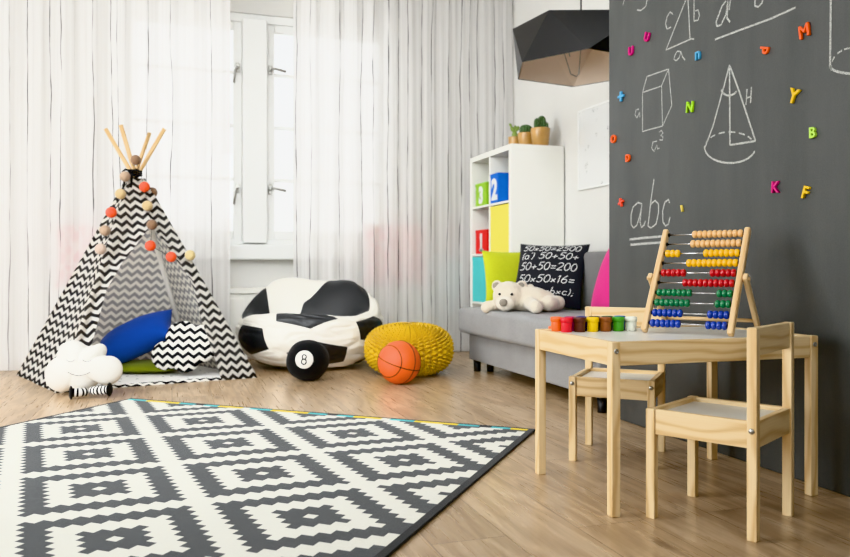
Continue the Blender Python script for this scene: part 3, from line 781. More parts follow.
# hand-written sums on the black cushion
bm = bmesh.new()
def putc(x, y):
    a, b = .222, .208
    u, v = max(-.985, min(.985, x / a)), max(-.985, min(.985, y / b))
    p = Pb(u, v, 1); e = .01
    n = (Pb(min(1, u + e), v) - Pb(u - e, v)).cross(Pb(u, min(1, v + e)) - Pb(u, v - e)).normalized()
    return p + n * .0012
lines_ = [("50x50=2500", .146, .042), ("(a') 50+50+", .086, .046), ("50+50=200", .012, .050), ("50x50x16=", -.066, .047), (" 50(axbxc);", -.136, .040)]
for s, y, h in lines_:
    st, wd = write(s, h)
    k = .368 / wd
    for p in st: add_ribbon(bm, densify([(-.186 + a * k, y + b) for a, b in p], .006), .0042, putc)
obj('printed_sums', bm, M['print'], bk_c)
cushion('cushion', 'pink cushion half hidden behind the edge of the blackboard wall', .20, .20, .065, M['pink'], (2.135, 3.52, SZ + .006), (-.1, -1, 0), .33)

# plush polar bear lying on its belly
bear = thing('teddy_bear', 'cream plush bear lying on its belly on the sofa edge', 'teddy bear', (1.95, 3.97, SZ - .0))
BO = Vector((1.95, 3.97, SZ - .002))
def bl(bm, c, r, rot=None): add_ball(bm, Vector(c) - BO, r, 20, 12, rot)
def chain(bm, pts, rs, n=9):
    for (p, q), (a, b) in zip(zip(pts, pts[1:]), zip(rs, rs[1:])):
        for i in range(n + 1):
            t = i / n; bl(bm, Vector(p).lerp(Vector(q), t), a + (b - a) * t)
bm = bmesh.new()
hc = Vector((1.815, 4.03, .480))
bl(bm, hc, (.090, .096, .083)); fdir = Vector((-.60, -.80, 0)).normalized()        # the way the bear looks
mz = hc + fdir * .082 + Vector((0, 0, -.040)); bl(bm, mz, (.050, .054, .044), euler(0, 0, math.atan2(fdir.y, fdir.x)))
bl(bm, hc + Vector((.02, 0, -.03)), (.07, .09, .05))
chain(bm, [(1.88, 4.0, .465), (1.95, 3.965, .458), (2.01, 3.955, .450)], [.070, .072, .058])
chain(bm, [(1.88, 4.07, .445), (1.78, 4.105, .425), (1.708, 4.098, .414)], [.036, .033, .034])     # arm hanging at the seat edge
chain(bm, [(1.90, 3.94, .445), (1.875, 3.83, .430), (1.842, 3.735, .431)], [.038, .036, .037])
chain(bm, [(2.0, 3.93, .445), (2.01, 3.88, .438), (1.975, 3.85, .442)], [.046, .044, .044])
chain(bm, [(2.02, 3.99, .445), (2.055, 3.945, .44), (2.055, 3.90, .441)], [.046, .042, .042])
side = Vector((-fdir.y, fdir.x, 0))
if side.y > 0: side = -side
ears = [hc + side * s * .072 + Vector((0, 0, .054)) - fdir * .018 for s in (1, -1)]
for e in ears: bl(bm, e, (.030, .033, .034))
bl(bm, (1.955, 4.04, .520), .026)
for v in bm.verts: v.co.z = max(v.co.z, .002) if v.co.x > -.235 else v.co.z
b = remesh(bm, .0065, 5)
for v in b.verts:
    v.co += v.normal * (.0016 * noise.noise(v.co * 160) + .0018 * noise.noise(v.co * 60))
obj('body', b, M['plush'], bear, smooth=True)
ball('muzzle', mz + fdir * .012 - BO, (.043, .051, .041), M['plush_light'], bear, rot=euler(0, 0, math.atan2(fdir.y, fdir.x)))
ball('nose', mz + fdir * .056 + Vector((0, 0, .008)) - BO, (.015, .024, .022), M['plush_grey'], bear, rot=euler(0, 0, math.atan2(fdir.y, fdir.x)))
for s in (1, -1):
    d = (fdir * .90 + side * s * .36 + Vector((0, 0, .14))).normalized()
    ball('eye', hc + Vector((d.x * .0925, d.y * .0975, d.z * .085)) - BO, .0082, M['black_plastic'], bear)
    ball('inner_ear', ears[0 if s > 0 else 1] + fdir * .023 + Vector((0, 0, .003)) - BO, (.011, .021, .021), M['plush_grey'], bear, rot=euler(0, 0, math.atan2(fdir.y, fdir.x)))

# ================================================================== BOOKSHELF
KX0, KX1, KY0, KY1, KT = 2.145, 2.540, 4.726, 5.474, 1.47
sh = thing('cube_bookshelf', 'tall white cube bookshelf two compartments wide beside the sofa', 'bookshelf', ((KX0 + KX1) / 2, (KY0 + KY1) / 2, 0))
KO = Vector(((KX0 + KX1) / 2, (KY0 + KY1) / 2, 0)); TK = .038
def kbox(name, lo, hi, bev=.0025): 
    bm = bmesh.new(); add_box(bm, Vector(lo) - KO, Vector(hi) - KO, bev); return obj(name, bm, M['lacquer'], sh)
kbox('top_board', (KX0, KY0, KT - TK), (KX1, KY1, KT)); kbox('bottom_board', (KX0, KY0, 0), (KX1, KY1, TK))
kbox('side_board', (KX0, KY0, TK), (KX1, KY0 + TK, KT - TK)); kbox('side_board', (KX0, KY1 - TK, TK), (KX1, KY1, KT - TK))
YM = (KY0 + KY1) / 2
kbox('divider', (KX0 + .001, YM - .008, TK), (KX1, YM + .008, KT - TK))
zs = [KT - TK - i * (KT - 2 * TK + .016) / 4 for i in range(5)]
for z in zs[1:4]: kbox('shelf', (KX0 + .001, KY0 + TK, z), (KX1, KY1 - TK, z + .016))
rowz = [zs[i + 1] + .016 for i in range(4)]          # floor of each row
def bin_(label, y0, y1, z0, h, x0, dep, m, num=None, handle=False):
    t = thing('storage_box', label, 'storage box', (x0 + dep / 2, (y0 + y1) / 2, z0))
    hy_ = (y1 - y0) / 2; hd = dep / 2; tk = .006; bm = bmesh.new()
    add_box(bm, (-hd, -hy_, 0), (hd, hy_, tk), .002)
    for lo, hi in (((-hd, -hy_, 0), (-hd + tk, hy_, h)), ((hd - tk, -hy_, 0), (hd, hy_, h)), ((-hd, -hy_, 0), (hd, -hy_ + tk, h)), ((-hd, hy_ - tk, 0), (hd, hy_, h))): add_box(bm, lo, hi, .003)
    obj('box_body', bm, m, t)
    bm = bmesh.new()
    for lo, hi in (((-hd - .002, -hy_ - .002, h - .022), (-hd + tk, hy_ + .002, h + .001)), ((hd - tk, -hy_ - .002, h - .022), (hd + .002, hy_ + .002, h + .001)), ((-hd, -hy_ - .002, h - .022), (hd, -hy_ + tk, h + .001)), ((-hd, hy_ - tk, h - .022), (hd, hy_ + .002, h + .001))): add_box(bm, lo, hi, .002)
    obj('hem', bm, m, t)
    if num:
        b = text_bm(num, h * .95, .001, 0, .010)
        if num == '1':
            add_box(b, (-h * .19, -h * .36, -.001), (h * .22, -h * .26, .001), 0); add_box(b, (-h * .15, h * .16, -.001), (h * .0, h * .26, .001), 0)
        b.transform(frame((-hd - .0015, 0, h * .47), (0, -1, 0), (0, 0, 1))); obj('printed_number', b, M['print'], t)
    if handle:
        bm = bmesh.new(); add_lathe(bm, [(.010, -.002), (.016, -.002), (.016, .002), (.010, .002), (.010, -.002)], 20, frame((-hd - .001, 0, h * .72), (0, -1, 0), (0, 0, 1)), cap=False); obj('grommet', bm, M['steel'], t)
bin_('green storage box with white number 3 in the top compartment by the curtain', 5.165, 5.375, rowz[0] + .0005, .165, 2.152, .21, M['box_green'], '3')
bin_('blue storage box with white number 2 in the upper shelf compartment', 4.945, 5.088, rowz[0] + .0005, .205, 2.150, .22, M['box_blue'], '2')
bin_('red storage box with white number 1 in the second compartment by the curtain', 5.155, 5.375, rowz[1] + .0005, .175, 2.152, .21, M['box_red'], '1')
bin_('yellow storage box filling the compartment below the blue number box', KY0 + TK + .004, YM - .012, rowz[1] + .0005, zs[1] - rowz[1] - .008, 2.150, .37, M['box_yellow'])
bin_('turquoise storage box filling the compartment below the red number box', YM + .012, KY1 - TK - .004, rowz[2] + .0005, zs[2] - rowz[2] - .008, 2.150, .37, M['box_teal'])

# potted cacti on top of the shelf
def cactus(label, x, y, r, h, kind):
    t = thing('potted_cactus', label, 'cactus', (x, y, KT), 0, 'cacti on top of the bookshelf')
    bm = bmesh.new(); add_lathe(bm, [(.0001, 0), (r * .74, 0), (r * .80, .003), (r * 1.0, h - .006), (r * .985, h), (r * .90, h), (r * .88, h - .014), (.0001, h - .014)], 32); obj('pot', bm, M['gold'], t)
    bm = bmesh.new(); add_lathe(bm, [(.0001, h - .013), (r * .87, h - .013), (r * .86, h - .010), (.0001, h - .007)], 24); obj('soil', bm, M['soil'], t)
    def ribbed(cx, cy, rr, hh, n, z0=h - .014, lobes=.16):
        b = bmesh.new(); K = 14; N = n * 6; rg = []
        for j in range(K + 1):
            s = j / K; q = max(.02, (1 - abs(2 * s - .86) ** 2.6 * .92)) if s < .43 else max(.02, math.sqrt(max(0, 1 - ((s - .43) / .57) ** 2.6)))
            rg.append([b.verts.new((cx + rr * q * (1 - lobes + lobes * math.cos(n * 2 * PI * i / N)) * math.cos(2 * PI * i / N), cy + rr * q * (1 - lobes + lobes * math.cos(n * 2 * PI * i / N)) * math.sin(2 * PI * i / N), z0 + hh * s)) for i in range(N)])
        for j in range(K):
            for i in range(N): f = b.faces.new((rg[j][i], rg[j][(i + 1) % N], rg[j + 1][(i + 1) % N], rg[j + 1][i])); f.smooth = True
        b.faces.new(rg[-1]); o = obj('cactus_stem', b, M['cactus'], t)
        b = bmesh.new()
        for a in range(n):
            for j in range(2, K, 2):
                v = Vector(rg[j][0 + a * 6].co) if False else None
        rnd = random.Random(int(x * 1000))
        for a in range(n):
            th = 2 * PI * a / n
            for j in range(1, 9):
                s = j / 9; q = math.sqrt(max(.02, 1 - max(0, (s - .43) / .57) ** 2.6)); p = Vector((cx + rr * q * math.cos(th), cy + rr * q * math.sin(th), z0 + hh * s))
                for e in range(2):
                    d = Vector((math.cos(th) + rnd.uniform(-.6, .6), math.sin(th) + rnd.uniform(-.6, .6), rnd.uniform(-.5, .7))).normalized() * .006
                    add_tube(b, [p, p + d], [.0005, .0001], 3, False)
        obj('spines', b, M['spine'], t)
    if kind == 'column':
        ribbed(.010, .0, r * .46, .104, 9); ribbed(-r * .50, -.012, r * .30, .082, 8); ribbed(r * .66, -.006, r * .20, .06, 8)
    elif kind == 'globe': ribbed(0, 0, r * .80, .075, 13, lobes=.10)
    else:
        b = bmesh.new()
        pads = [((0, 0, h + .012), .021, .034, 0), ((-.016, .0, h + .058), .014, .024, -.45), ((.018, 0, h + .060), .014, .023, .55), ((-.030, 0, h + .088), .009, .014, -.7), ((.004, .004, h + .066), .011, .02, .1)]
        for c, rx, rz, ro in pads: add_ball(b, c, (rx, .008, rz), 16, 10, (Matrix.Rotation(ro, 3, 'Y') @ Matrix.Identity(3)))
        b.transform(Matrix.Rotation(-YAW, 4, 'Z')); obj('cactus_pad', b, M['cactus2'], t)
cactus('three-stemmed ribbed cactus in the largest tan pot atop the bookshelf', 2.400, 4.805, .068, .126, 'column')
cactus('round globe cactus in the middle tan pot atop the bookshelf', 2.352, 4.933, .058, .112, 'globe')
cactus('small prickly pear in the smallest tan pot atop the bookshelf', 2.318, 5.045, .047, .100, 'pear')

# ================================================================== PICTURE BOARD on the white wall
ps = thing('picture_board', 'white glossy board with faint grey sketches on the wall behind the pendant lamp', 'picture', (WX, 4.05, 1.408))
box('board_panel', (-.012, -.50, -.255), (-.0015, .475, .255), M['poster'], ps, .002)
bm = bmesh.new()
for lo, hi in (((-.016, .469, -.26), (-.001, .481, .26)), ((-.016, -.506, -.26), (-.001, -.494, .26)), ((-.015, -.494, -.26), (-.001, .469, -.249)), ((-.015, -.494, .249), (-.001, .469, .26))): add_box(bm, lo, hi, .002)
obj('frame_edge', bm, M['win_white'], ps)

# ================================================================== PENDANT LAMP
PC = CAM + ray(581, 268) * 4.0; PC.z = 1.67
pl = thing('pendant_lamp', 'black faceted pendant lamp with beige inside hanging near the blackboard wall', 'lamp', PC)
def pv(a, b_, z): return R3 * a + F3 * b_ + UP * z
rim = [pv(-.035, -.36, 0), pv(-.319, -.12, .0), pv(-.301, .20, -.008), pv(.03, .37, -.01), pv(.31, .19, 0), pv(.34, -.14, .005)]
upr = [pv(-.186, -.13, .258), pv(-.336, .15, .250), pv(-.19, .20, .275), pv(.14, .33, .215), pv(.20, .02, .28), pv(.27, -.27, .215)]
# order: upr[0] over rim0-1, upr[1] over rim1-2 ...
def shade(bm, k, dz, mi, flip):
    c = Vector((0, 0, .13)); r_ = [bm.verts.new(c + (p - c) * k + UP * dz * 0) for p in rim]; u_ = [bm.verts.new(c + (p - c) * k) for p in upr]
    fs = []
    for i in range(6):
        j = (i + 1) % 6
        fs.append([r_[i], r_[j], u_[i]]); fs.append([r_[j], u_[j], u_[i]])
    fs += [[u_[0], u_[2], u_[4]], [u_[0], u_[1], u_[2]], [u_[2], u_[3], u_[4]], [u_[4], u_[5], u_[0]]]
    for f in fs:
        f = bm.faces.new(f if not flip else list(reversed(f))); f.material_index = mi
    return r_
bm = bmesh.new(); shade(bm, 1, 0, 0, False); bmesh.ops.recalc_face_normals(bm, faces=bm.faces[:]); shd = obj('shade', bm, M['shade_black'], pl)
bm = bmesh.new(); shade(bm, .985, 0, 0, True); obj('shade_lining', bm, M['shade_inner'], shd)
tube('cord', [(0, 0, .28), (0, 0, 2.95 - PC.z - .03)], .004, M['black_plastic'], pl, 8)
lathe('ceiling_cap', [(.0001, 0), (.05, 0), (.052, .004), (.045, .03), (.0001, .03)], M['lacquer'], pl, 24, loc=(0, 0, 2.95 - PC.z - .03))
bm = bmesh.new()
add_tube(bm, [pv(-.13, -.10, .13), pv(-.03, .12, .0), pv(.0, .12, -.012), pv(.01, .11, .0), pv(.02, .05, .25)], .003, 8)
add_tube(bm, [pv(-.10, -.12, .12), pv(-.06, -.01, .06)], .003, 8); obj('wire_support', bm, M['steel'], pl)
bm = bmesh.new(); add_lathe(bm, [(.0001, .12), (.015, .124), (.032, .15), (.03, .18), (.014, .205), (.014, .255), (.0001, .256)], 20); obj('bulb', bm, plain('frosted bulb', (235, 232, 222), .3), pl)

# ================================================================== TEEPEE
A = Vector((-.206, 4.86, 1.19)); FL = Vector((-.56, 4.345, 0)); FR = Vector((.475, 4.60, 0)); BL = Vector((-.885, 5.165, 0)); BR = Vector((.13, 5.30, 0))
tp = thing('play_teepee', "children's teepee of black and white chevron canvas on wooden poles", 'teepee', (A.x, A.y, 0))
TO = Vector((A.x, A.y, 0))
Cn = (FL + FR + BL + BR) / 4
def panel(name, P, Q, s0=lambda t: 0.0, s1=lambda t: 1.0, t0=.02, roll=0.0, nt=46, ns=22, wr=.010, off=0.0):
    n = (Q - A).cross(P - A).normalized(); mid = (P + Q) / 2
    if n.dot(mid - Cn) < 0: n = -n
    ex = lambda c: A + Vector(((c - Cn).x, (c - Cn).y, 0)).normalized() * .046
    AP, AQ = ex(P), ex(Q); bw_ = (Q - P).length; hh = ((P + Q) / 2 - A).length; bm = bmesh.new(); uv = bm.loops.layers.uv.new('UVMap'); G = []
    for i in range(nt + 1):
        t = t0 + (1 - t0) * i / nt; row = []
        for j in range(ns + 1):
            q = j / ns; s = s0(t) + (s1(t) - s0(t)) * q
            p = (AP + (P - AP) * t) * (1 - s) + (AQ + (Q - AQ) * t) * s
            sag = (-.003 if roll else -.016) * math.sin(PI * s) * math.sin(PI * min(1, t * 1.0)) + wr * noise.noise(Vector((s * 5 * t + bw_, t * 6, bw_ * 3))) * math.sin(PI * min(1, s * 1.0)) ** .5
            if roll:
                e = (q if roll > 0 else 1 - q)
                sag += .040 * max(0, (e - .55) / .45) ** 2 * math.sin(PI * min(1, max(0, (t - .1) / .9))) + .008 * (1 + math.sin(e * 9)) * math.sin(PI * t)
            row.append((bm.verts.new(p + n * (sag + off) - TO), ((s - .5) * ((AQ + (Q - AQ) * t) - (AP + (P - AP) * t)).length, hh * (1 - t))))
        G.append(row)
    for i in range(nt):
        for j in range(ns):
            q = (G[i][j], G[i + 1][j], G[i + 1][j + 1], G[i][j + 1]); f = bm.faces.new([v for v, _ in q]); f.smooth = True
            for l, (_, c) in zip(f.loops, q): l[uv].uv = c
    bm.normal_update()
    if sum((f.normal.dot(n) for f in bm.faces)) < 0: bmesh.ops.reverse_faces(bm, faces=bm.faces[:])
    return obj(name, bm, M['chev_side' if P is BL else 'chev'], tp)
def interp(tab):
    def f(t):
        if t <= tab[0][0]: return tab[0][1]
        for (a, x), (b, y) in zip(tab, tab[1:]):
            if t <= b: return x + (y - x) * (t - a) / (b - a)
        return tab[-1][1]
    return f
sL = interp([(0, .52), (.12, .52), (.256, .64), (.33, .42), (.45, .21), (.573, .115), (.78, .105), (1, .10)])
sR = interp([(0, .46), (.15, .50), (.256, .63), (.39, .76), (.53, .85), (.72, .81), (1, .80)])
panel('front_flap', FL, FR, lambda t: 0.0, sL, roll=1, off=.006)
panel('front_flap', FL, FR, sR, lambda t: 1.0, roll=-1, off=.0)
panel('side_panel', BL, FL); panel('side_panel', FR, BR); panel('back_panel', BR, BL)
for P in (FL, FR, BL, BR):
    P2 = P.lerp(Cn, .035); top = A + Vector((0, 0, -.02)); d = (top - P2)
    perp = Vector((-d.y, d.x, 0)).normalized() * .009
    tube('pole', [P2 - TO + Vector((0, 0, .008)), top + perp - TO, top + perp + d * .245 - TO], .0115, M['pole'], tp, 12)
for P in (BR, FR):     # cloth sleeves sewn into the corners hide the poles inside
    P2 = P.lerp(Cn, .035); top = A + Vector((0, 0, -.02)); d = top - P2; perp = Vector((-d.y, d.x, 0)).normalized() * .009
    tube('pole_sleeve', [P2.lerp(top + perp, q) - TO for q in (.03, .5, .86)], .0155, M['cloud'], tp, 14)
bm = bmesh.new()
for k in range(3): add_tube(bm, [A + Vector((.036 * math.cos(a), .036 * math.sin(a), -.005 + .012 * k + .003 * math.sin(a * 2))) - TO for a in [i * PI / 8 for i in range(17)]], .006, 6)
fo = -F3
for s, l in ((-1, .10), (.2, .085)):
    add_tube(bm, [A + fo * .045 - TO, A + fo * .07 + R3 * s * .03 + UP * -.02 - TO, A + fo * .085 + R3 * s * .04 + UP * -l - TO], [.007, .008, .005], 6)
for s in (-1, 1):
    add_tube(bm, [A + fo * .05 - TO] + [A + fo * (.055 + .01 * math.sin(q)) + R3 * s * (.03 - .03 * math.cos(q)) * .9 + UP * (.022 * math.sin(q)) - TO for q in (.8, 1.8, 2.8, 3.8, 5.0)] + [A + fo * .05 - TO], .006, 6)
obj('tie_ribbon', bm, M['ball_black'], tp)
# mat inside
mt = thing('floor_mat', 'white speckled mat with chevron hem lying inside the teepee', 'mat', (Cn.x, Cn.y, 0))
bm = bmesh.new(); uv = bm.loops.layers.uv.new('UVMap')
corners = [c.lerp(Cn, .05) for c in (FL, FR, BR, BL)]
corners[0] = FL.lerp(Cn, .04) + Vector((.0, .02, 0)); corners[1] = FR.lerp(Cn, .06)
def bil(s, t): return corners[0] * (1 - s) * (1 - t) + corners[1] * s * (1 - t) + corners[2] * s * t + corners[3] * (1 - s) * t
NM = 24; GG = [[bm.verts.new(bil(i / NM, j / NM) - Vector((Cn.x, Cn.y, 0)) + UP * (.014 + .004 * noise.noise(Vector((i * .3, j * .3, 0))))) for i in range(NM + 1)] for j in range(NM + 1)]
for j in range(NM):
    for i in range(NM): f = bm.faces.new((GG[j][i], GG[j][i + 1], GG[j + 1][i + 1], GG[j + 1][i])); f.smooth = True
obj('mat_top', bm, M['dots'], mt)
bm = bmesh.new(); uv = bm.loops.layers.uv.new('UVMap'); a, b = corners[0] - Cn, corners[1] - Cn; a.z = b.z = 0
n = 40; prev = None
for i in range(n + 1):
    p = a.lerp(b, i / n); o_ = Vector((p.x, p.y, 0)); back_ = (Vector((0, 1, 0)))
    r = [bm.verts.new(o_ + Vector((0, .012, .0165))), bm.verts.new(o_ + Vector((0, -.008, .013))), bm.verts.new(o_ + Vector((0, -.011, .001)))]
    if prev:
        for k in range(2):
            f = bm.faces.new((prev[k + 1], r[k + 1], r[k], prev[k])); f.smooth = True
            for l in f.loops: l[uv].uv = (l.vert.co.x, l.vert.co.y * .8 + l.vert.co.z * 1.5)
    prev = r
obj('hem', bm, M['chev_cush'], mt)

# cushions in the teepee
def place(o, c, right, up): o.matrix_world = frame(c, right, up)
CR = R3
o, _ = pillow('cushion', .245, .13, .10, M['blue'], Matrix.Identity(4)); tag(o, 'royal blue cushion lying tilted inside the teepee', 'cushion')
place(o, on_plane(135, 345, (0, 4.96, 0), (0, 1, 0)) + UP * .040, R3 * .90 + UP * .42, F3 * .80 + UP * .60)
o, _ = pillow('cushion', .20, .16, .030, M['olive'], Matrix.Identity(4)); tag(o, 'olive green cushion lying flat under the blue cushion', 'cushion')
place(o, on_plane(148, 372, (0, 4.96, 0), (0, 1, 0)) * 1.0, R3, F3 * 1.0 + UP * .03)
o.location.z = .050
b = puff_bm([(-.115, -.035, .085), (-.02, .065, .10), (.075, .03, .112), (0, -.05, .085)], .055)
cc = obj('cloud_cushion', b, M['chev_cush']); tag(cc, 'cloud-shaped black and white chevron cushion at the teepee entrance', 'cushion')
place(cc, on_plane(186, 351, (0, 4.71, 0), (0, 1, 0)), R3, UP + F3 * .12)
cc.location.z = .168

# white cloud plush
cl = thing('cloud_plush', 'white cloud-shaped plush with sleepy face and striped legs before the teepee', 'plush toy', (-.425, 4.245, 0), -YAW)
b = puff_bm([(-.098, -.035, .090), (0, -.040, .085), (.125, -.018, .074), (-.058, .058, .076), (.045, .050, .056), (.078, .085, .032)], .078)
CM = frame((0, .0, .142), (1, 0, 0), (0, .20, 1))
b.transform(CM); obj('cloud_body', b, M['cloud'], cl)
def cface(name, pts):
    bm = bmesh.new()
    P3 = []
    for x, y in pts:
        rr = .155; s = min(1, math.hypot(x / 1.25, y) / rr); z = .080 * max(0, 1 - s ** 2.2) ** .55 + .003
        P3.append(CM @ Vector((x, y, z)))
    add_tube(bm, P3, .0016, 6); obj(name, bm, M['thread'], cl)
cface('stitched_mouth', [(x, -.03 - .018 * (1 - ((x - .015) / .055) ** 2)) for x in [-.04 + .11 * i / 12 for i in range(13)]])
for cx in (-.03, .05):
    cface('stitched_eye', [(cx + d, .030 - .010 * (1 - (d / .022) ** 2)) for d in [-.022 + .044 * i / 8 for i in range(9)]])
for pts in ([(.050, -.080, .030), (.030, -.110, .030), (.000, -.125, .032)], [(.075, -.07, .034), (.115, -.085, .036), (.165, -.09, .042)]):
    pts = [Vector(p) for p in pts]
    lgo = tube('striped_leg', [pts[0].lerp(pts[1], i / 6) for i in range(7)] + [pts[1].lerp(pts[2], i / 6) for i in range(1, 7)], [.021] * 13, M['stripes'], cl, 16)
    d = (pts[2] - pts[1]).normalized(); bm = bmesh.new(); add_ball(bm, pts[2] + d * .004, (.010, .028, .034), 18, 10, Matrix.Rotation(math.atan2(d.y, d.x), 3, 'Z')); obj('foot', bm, M['ball_black'], lgo)

# pompom garland on the teepee front
gl = thing('pompom_garland', 'string of orange, beige and brown felt balls draped over the teepee top', 'garland', A)
nf = (FR - A).cross(FL - A).normalized()
if nf.y > 0: nf = -nf
felt = {k: fabric('felt ' + k, c, weave=300, strength=.8, sheen=.3) for k, c in dict(brown=(128, 100, 78), beige=(196, 172, 128), orange=(232, 84, 30), taupe=(164, 140, 118), rose=(198, 176, 160), cream=(212, 192, 140)).items()}
sA = [('brown', 135.6, 160), ('orange', 144.7, 187), ('beige', 147.5, 205.8), ('brown', 152, 224.8), ('orange', 150.5, 245.8), ('orange', 171.3, 257), ('cream', 190.2, 255.3)]
sB = [('taupe', 125, 176.5), ('beige', 120.6, 194), ('orange', 111.4, 212.6), ('taupe', 105, 230.6), ('rose', 100.5, 249)]
sC = [('brown', 152.3, 192.4)]
FB = bmesh.new(); add_ball(FB, (0, 0, 0), .030, 24, 14)
for v in FB.verts: v.co *= 1 + .03 * noise.noise(v.co * 60)
FM = bpy.data.meshes.new('felt_ball'); FB.to_mesh(FM); FB.free()
for lst in (sA, sB, sC):
    pts = []
    for cn, px, py in lst:
        c = on_plane(px, py, A + nf * (.085 if lst is sC else .072), nf) if py > 180 else on_plane(px, py, A + Vector((0, -.085, 0)), (0, 1, 0))
        if lst is sC: c = on_plane(px, py, A + nf * .0, nf) + F3 * -.0
        pts.append(c - A); me = FM.copy(); me.materials.append(felt[cn]); o = link('felt_ball', me, gl); o.location = c - A; o['label'] = cn + ' felt ball'
    if len(pts) > 1: tube('string', pts, .0016, M['thread'], gl, 6)

# ================================================================== BEAN BAG, BALLS, POUF
import numpy as np
def trunc_icosa():
    g = (1 + 5 ** .5) / 2
    iv = [Vector(p).normalized() for p in [(0, s, t * g) for s in (-1, 1) for t in (-1, 1)] + [(s, t * g, 0) for s in (-1, 1) for t in (-1, 1)] + [(t * g, 0, s) for s in (-1, 1) for t in (-1, 1)]]
    el = min((a - b).length for a in iv for b in iv if a is not b); nb = [[j for j in range(12) if j != i and (iv[i] - iv[j]).length < el * 1.1] for i in range(12)]
    return iv, nb
iv, nb = trunc_icosa()
def polys():
    out = []
    def order(pts, c):
        x = (pts[0] - c).normalized(); y = c.normalized().cross(x); return sorted(pts, key=lambda p: math.atan2((p - c).dot(y), (p - c).dot(x)))
    for i in range(12): out.append((1, order([iv[i].lerp(iv[j], .40) for j in nb[i]], iv[i])))
    for i in range(12):
        for j in nb[i]:
            for k in nb[i]:
                if i < j < k and k in nb[j]:
                    ps = []
                    for a, b in ((i, j), (j, i), (j, k), (k, j), (k, i), (i, k)): ps.append(iv[a].lerp(iv[b], .40))
                    out.append((0, order(ps, (iv[i] + iv[j] + iv[k]) / 3)))
    return out
# orient so that black patches sit where the photo shows them (left, front rim, bottom front, right), directions in the camera-facing frame
def pol(az, el): return Vector((math.sin(math.radians(az)) * math.cos(math.radians(el)), -math.cos(math.radians(az)) * math.cos(math.radians(el)), math.sin(math.radians(el))))
tgt = [pol(-52, -7), pol(4, 34), pol(17, -32), pol(64, 10)]
best = None
for i in range(12):
    for j in nb[i]:
        for k in nb[i]:
            if k in nb[j]:
                for l in nb[j]:
                    if l in nb[k] and l != i:
                        X = np.array([iv[q] for q in (i, j, k, l)]); Y = np.array(tgt); U, S, Vt = np.linalg.svd(X.T @ Y)
                        Rm = Vt.T @ np.diag([1, 1, np.linalg.det(Vt.T @ U.T)]) @ U.T; e = np.sum((X @ Rm.T - Y) ** 2)
                        if best is None or e < best[0]: best = (e, Rm)
Rbb = Matrix(best[1].tolist())
bb = thing('bean_bag_chair', 'black and white football bean bag chair in front of the window gap', 'bean bag', (.855, 5.005, 0), -YAW)
def bag(n):
    a, bdep = .468, .37
    h = math.sqrt(n.x ** 2 + n.y ** 2); cx, cy = (n.x / h, n.y / h) if h > 1e-6 else (0, 0)
    ph = math.atan2(n.z, h); e = .50
    rr = math.cos(ph) ** e; zz = math.copysign(abs(math.sin(ph)) ** .92, n.z)
    backness = max(0, min(1, (cy + .35) / 1.2)); bk_ = backness * backness * (3 - 2 * backness)
    side_ = abs(cx) ** 2; zc = .23; z = zc + (zz * (.185 + .235 * bk_ + .05 * side_ * (1 - bk_)) if zz > 0 else zz * .235)
    x, y = a * rr * cx, bdep * rr * cy
    if n.z > 0:
        g = math.exp(-((x / .27) ** 2 + ((y + .05) / .19) ** 2)); z += (.05 * max(0, -cy) - .42 * g) * min(1, zz * 2.2)
    z = z if z > .03 else .03 + (z - .03) * .35
    z = max(z, .0)
    if n.z < 0: x *= 1 - .12 * zz * zz; y *= 1 - .12 * zz * zz
    z += .018 * math.sin(3 * math.atan2(cy, cx) + .6) * max(0, zz)
    return Vector((x, y, z))
def bag_build():
    grp = {0: bmesh.new(), 1: bmesh.new()}; seam = bmesh.new(); N = 10
    for kind, ps in polys():
        bm = grp[kind]; ps = [Rbb @ p for p in ps]; c = sum(ps, Vector()) / len(ps)
        for a, b in zip(ps, ps[1:] + ps[:1]):
            G = {}
            for i in range(N + 1):
                for j in range(N + 1 - i):
                    q = c * (1 - (i + j) / N) + a * i / N + b * j / N; w_ = 1 - (i + j) / N; n = q.normalized()
                    p = bag(n); p2 = bag((n + Vector((.01, 0, 0))).normalized())
                    ctr = Vector((0, 0, .2)); dn = (p - ctr).normalized()
                    pf = .007 * (1 - (1 - w_) ** 4) - .010 * max(0, 1 - abs(noise.noise(Vector((n.x * 2.2 + 7, n.y * 2.2, n.z * 5)))) * 7) * min(1, w_ * 3) + .010 * noise.noise(Vector((n.x * 3.2, n.y * 3.2, n.z * 3.2 + 4))) * min(1, w_ * 4) + .004 * noise.noise(n * 9) * min(1, w_ * 4)
                    pp = p + dn * pf; pp.z = max(.0, pp.z)
                    G[i, j] = bm.verts.new(pp)
            for i in range(N):
                for j in range(N - i):
                    bm.faces.new((G[i, j], G[i + 1, j], G[i, j + 1]))
                    if i + j < N - 1: bm.faces.new((G[i + 1, j], G[i + 1, j + 1], G[i, j + 1]))
            pts = []
            for i in range(N + 1):
                n = a.lerp(b, i / N).normalized(); p = bag(n); pts.append(p + (p - Vector((0, 0, .2))).normalized() * .0008 + UP * .002)
            add_tube(seam, pts, .0016, 5, False)
    for k, m, nm in ((0, M['leather_white'], 'white_panels'), (1, M['leather_black'], 'black_panels')):
        bmesh.ops.remove_doubles(grp[k], verts=grp[k].verts[:], dist=1e-4); bmesh.ops.recalc_face_normals(grp[k], faces=grp[k].faces[:]); obj(nm, grp[k], m, bb, smooth=True)
    obj('seam', seam, M['leather_white'], bb)
bag_build()

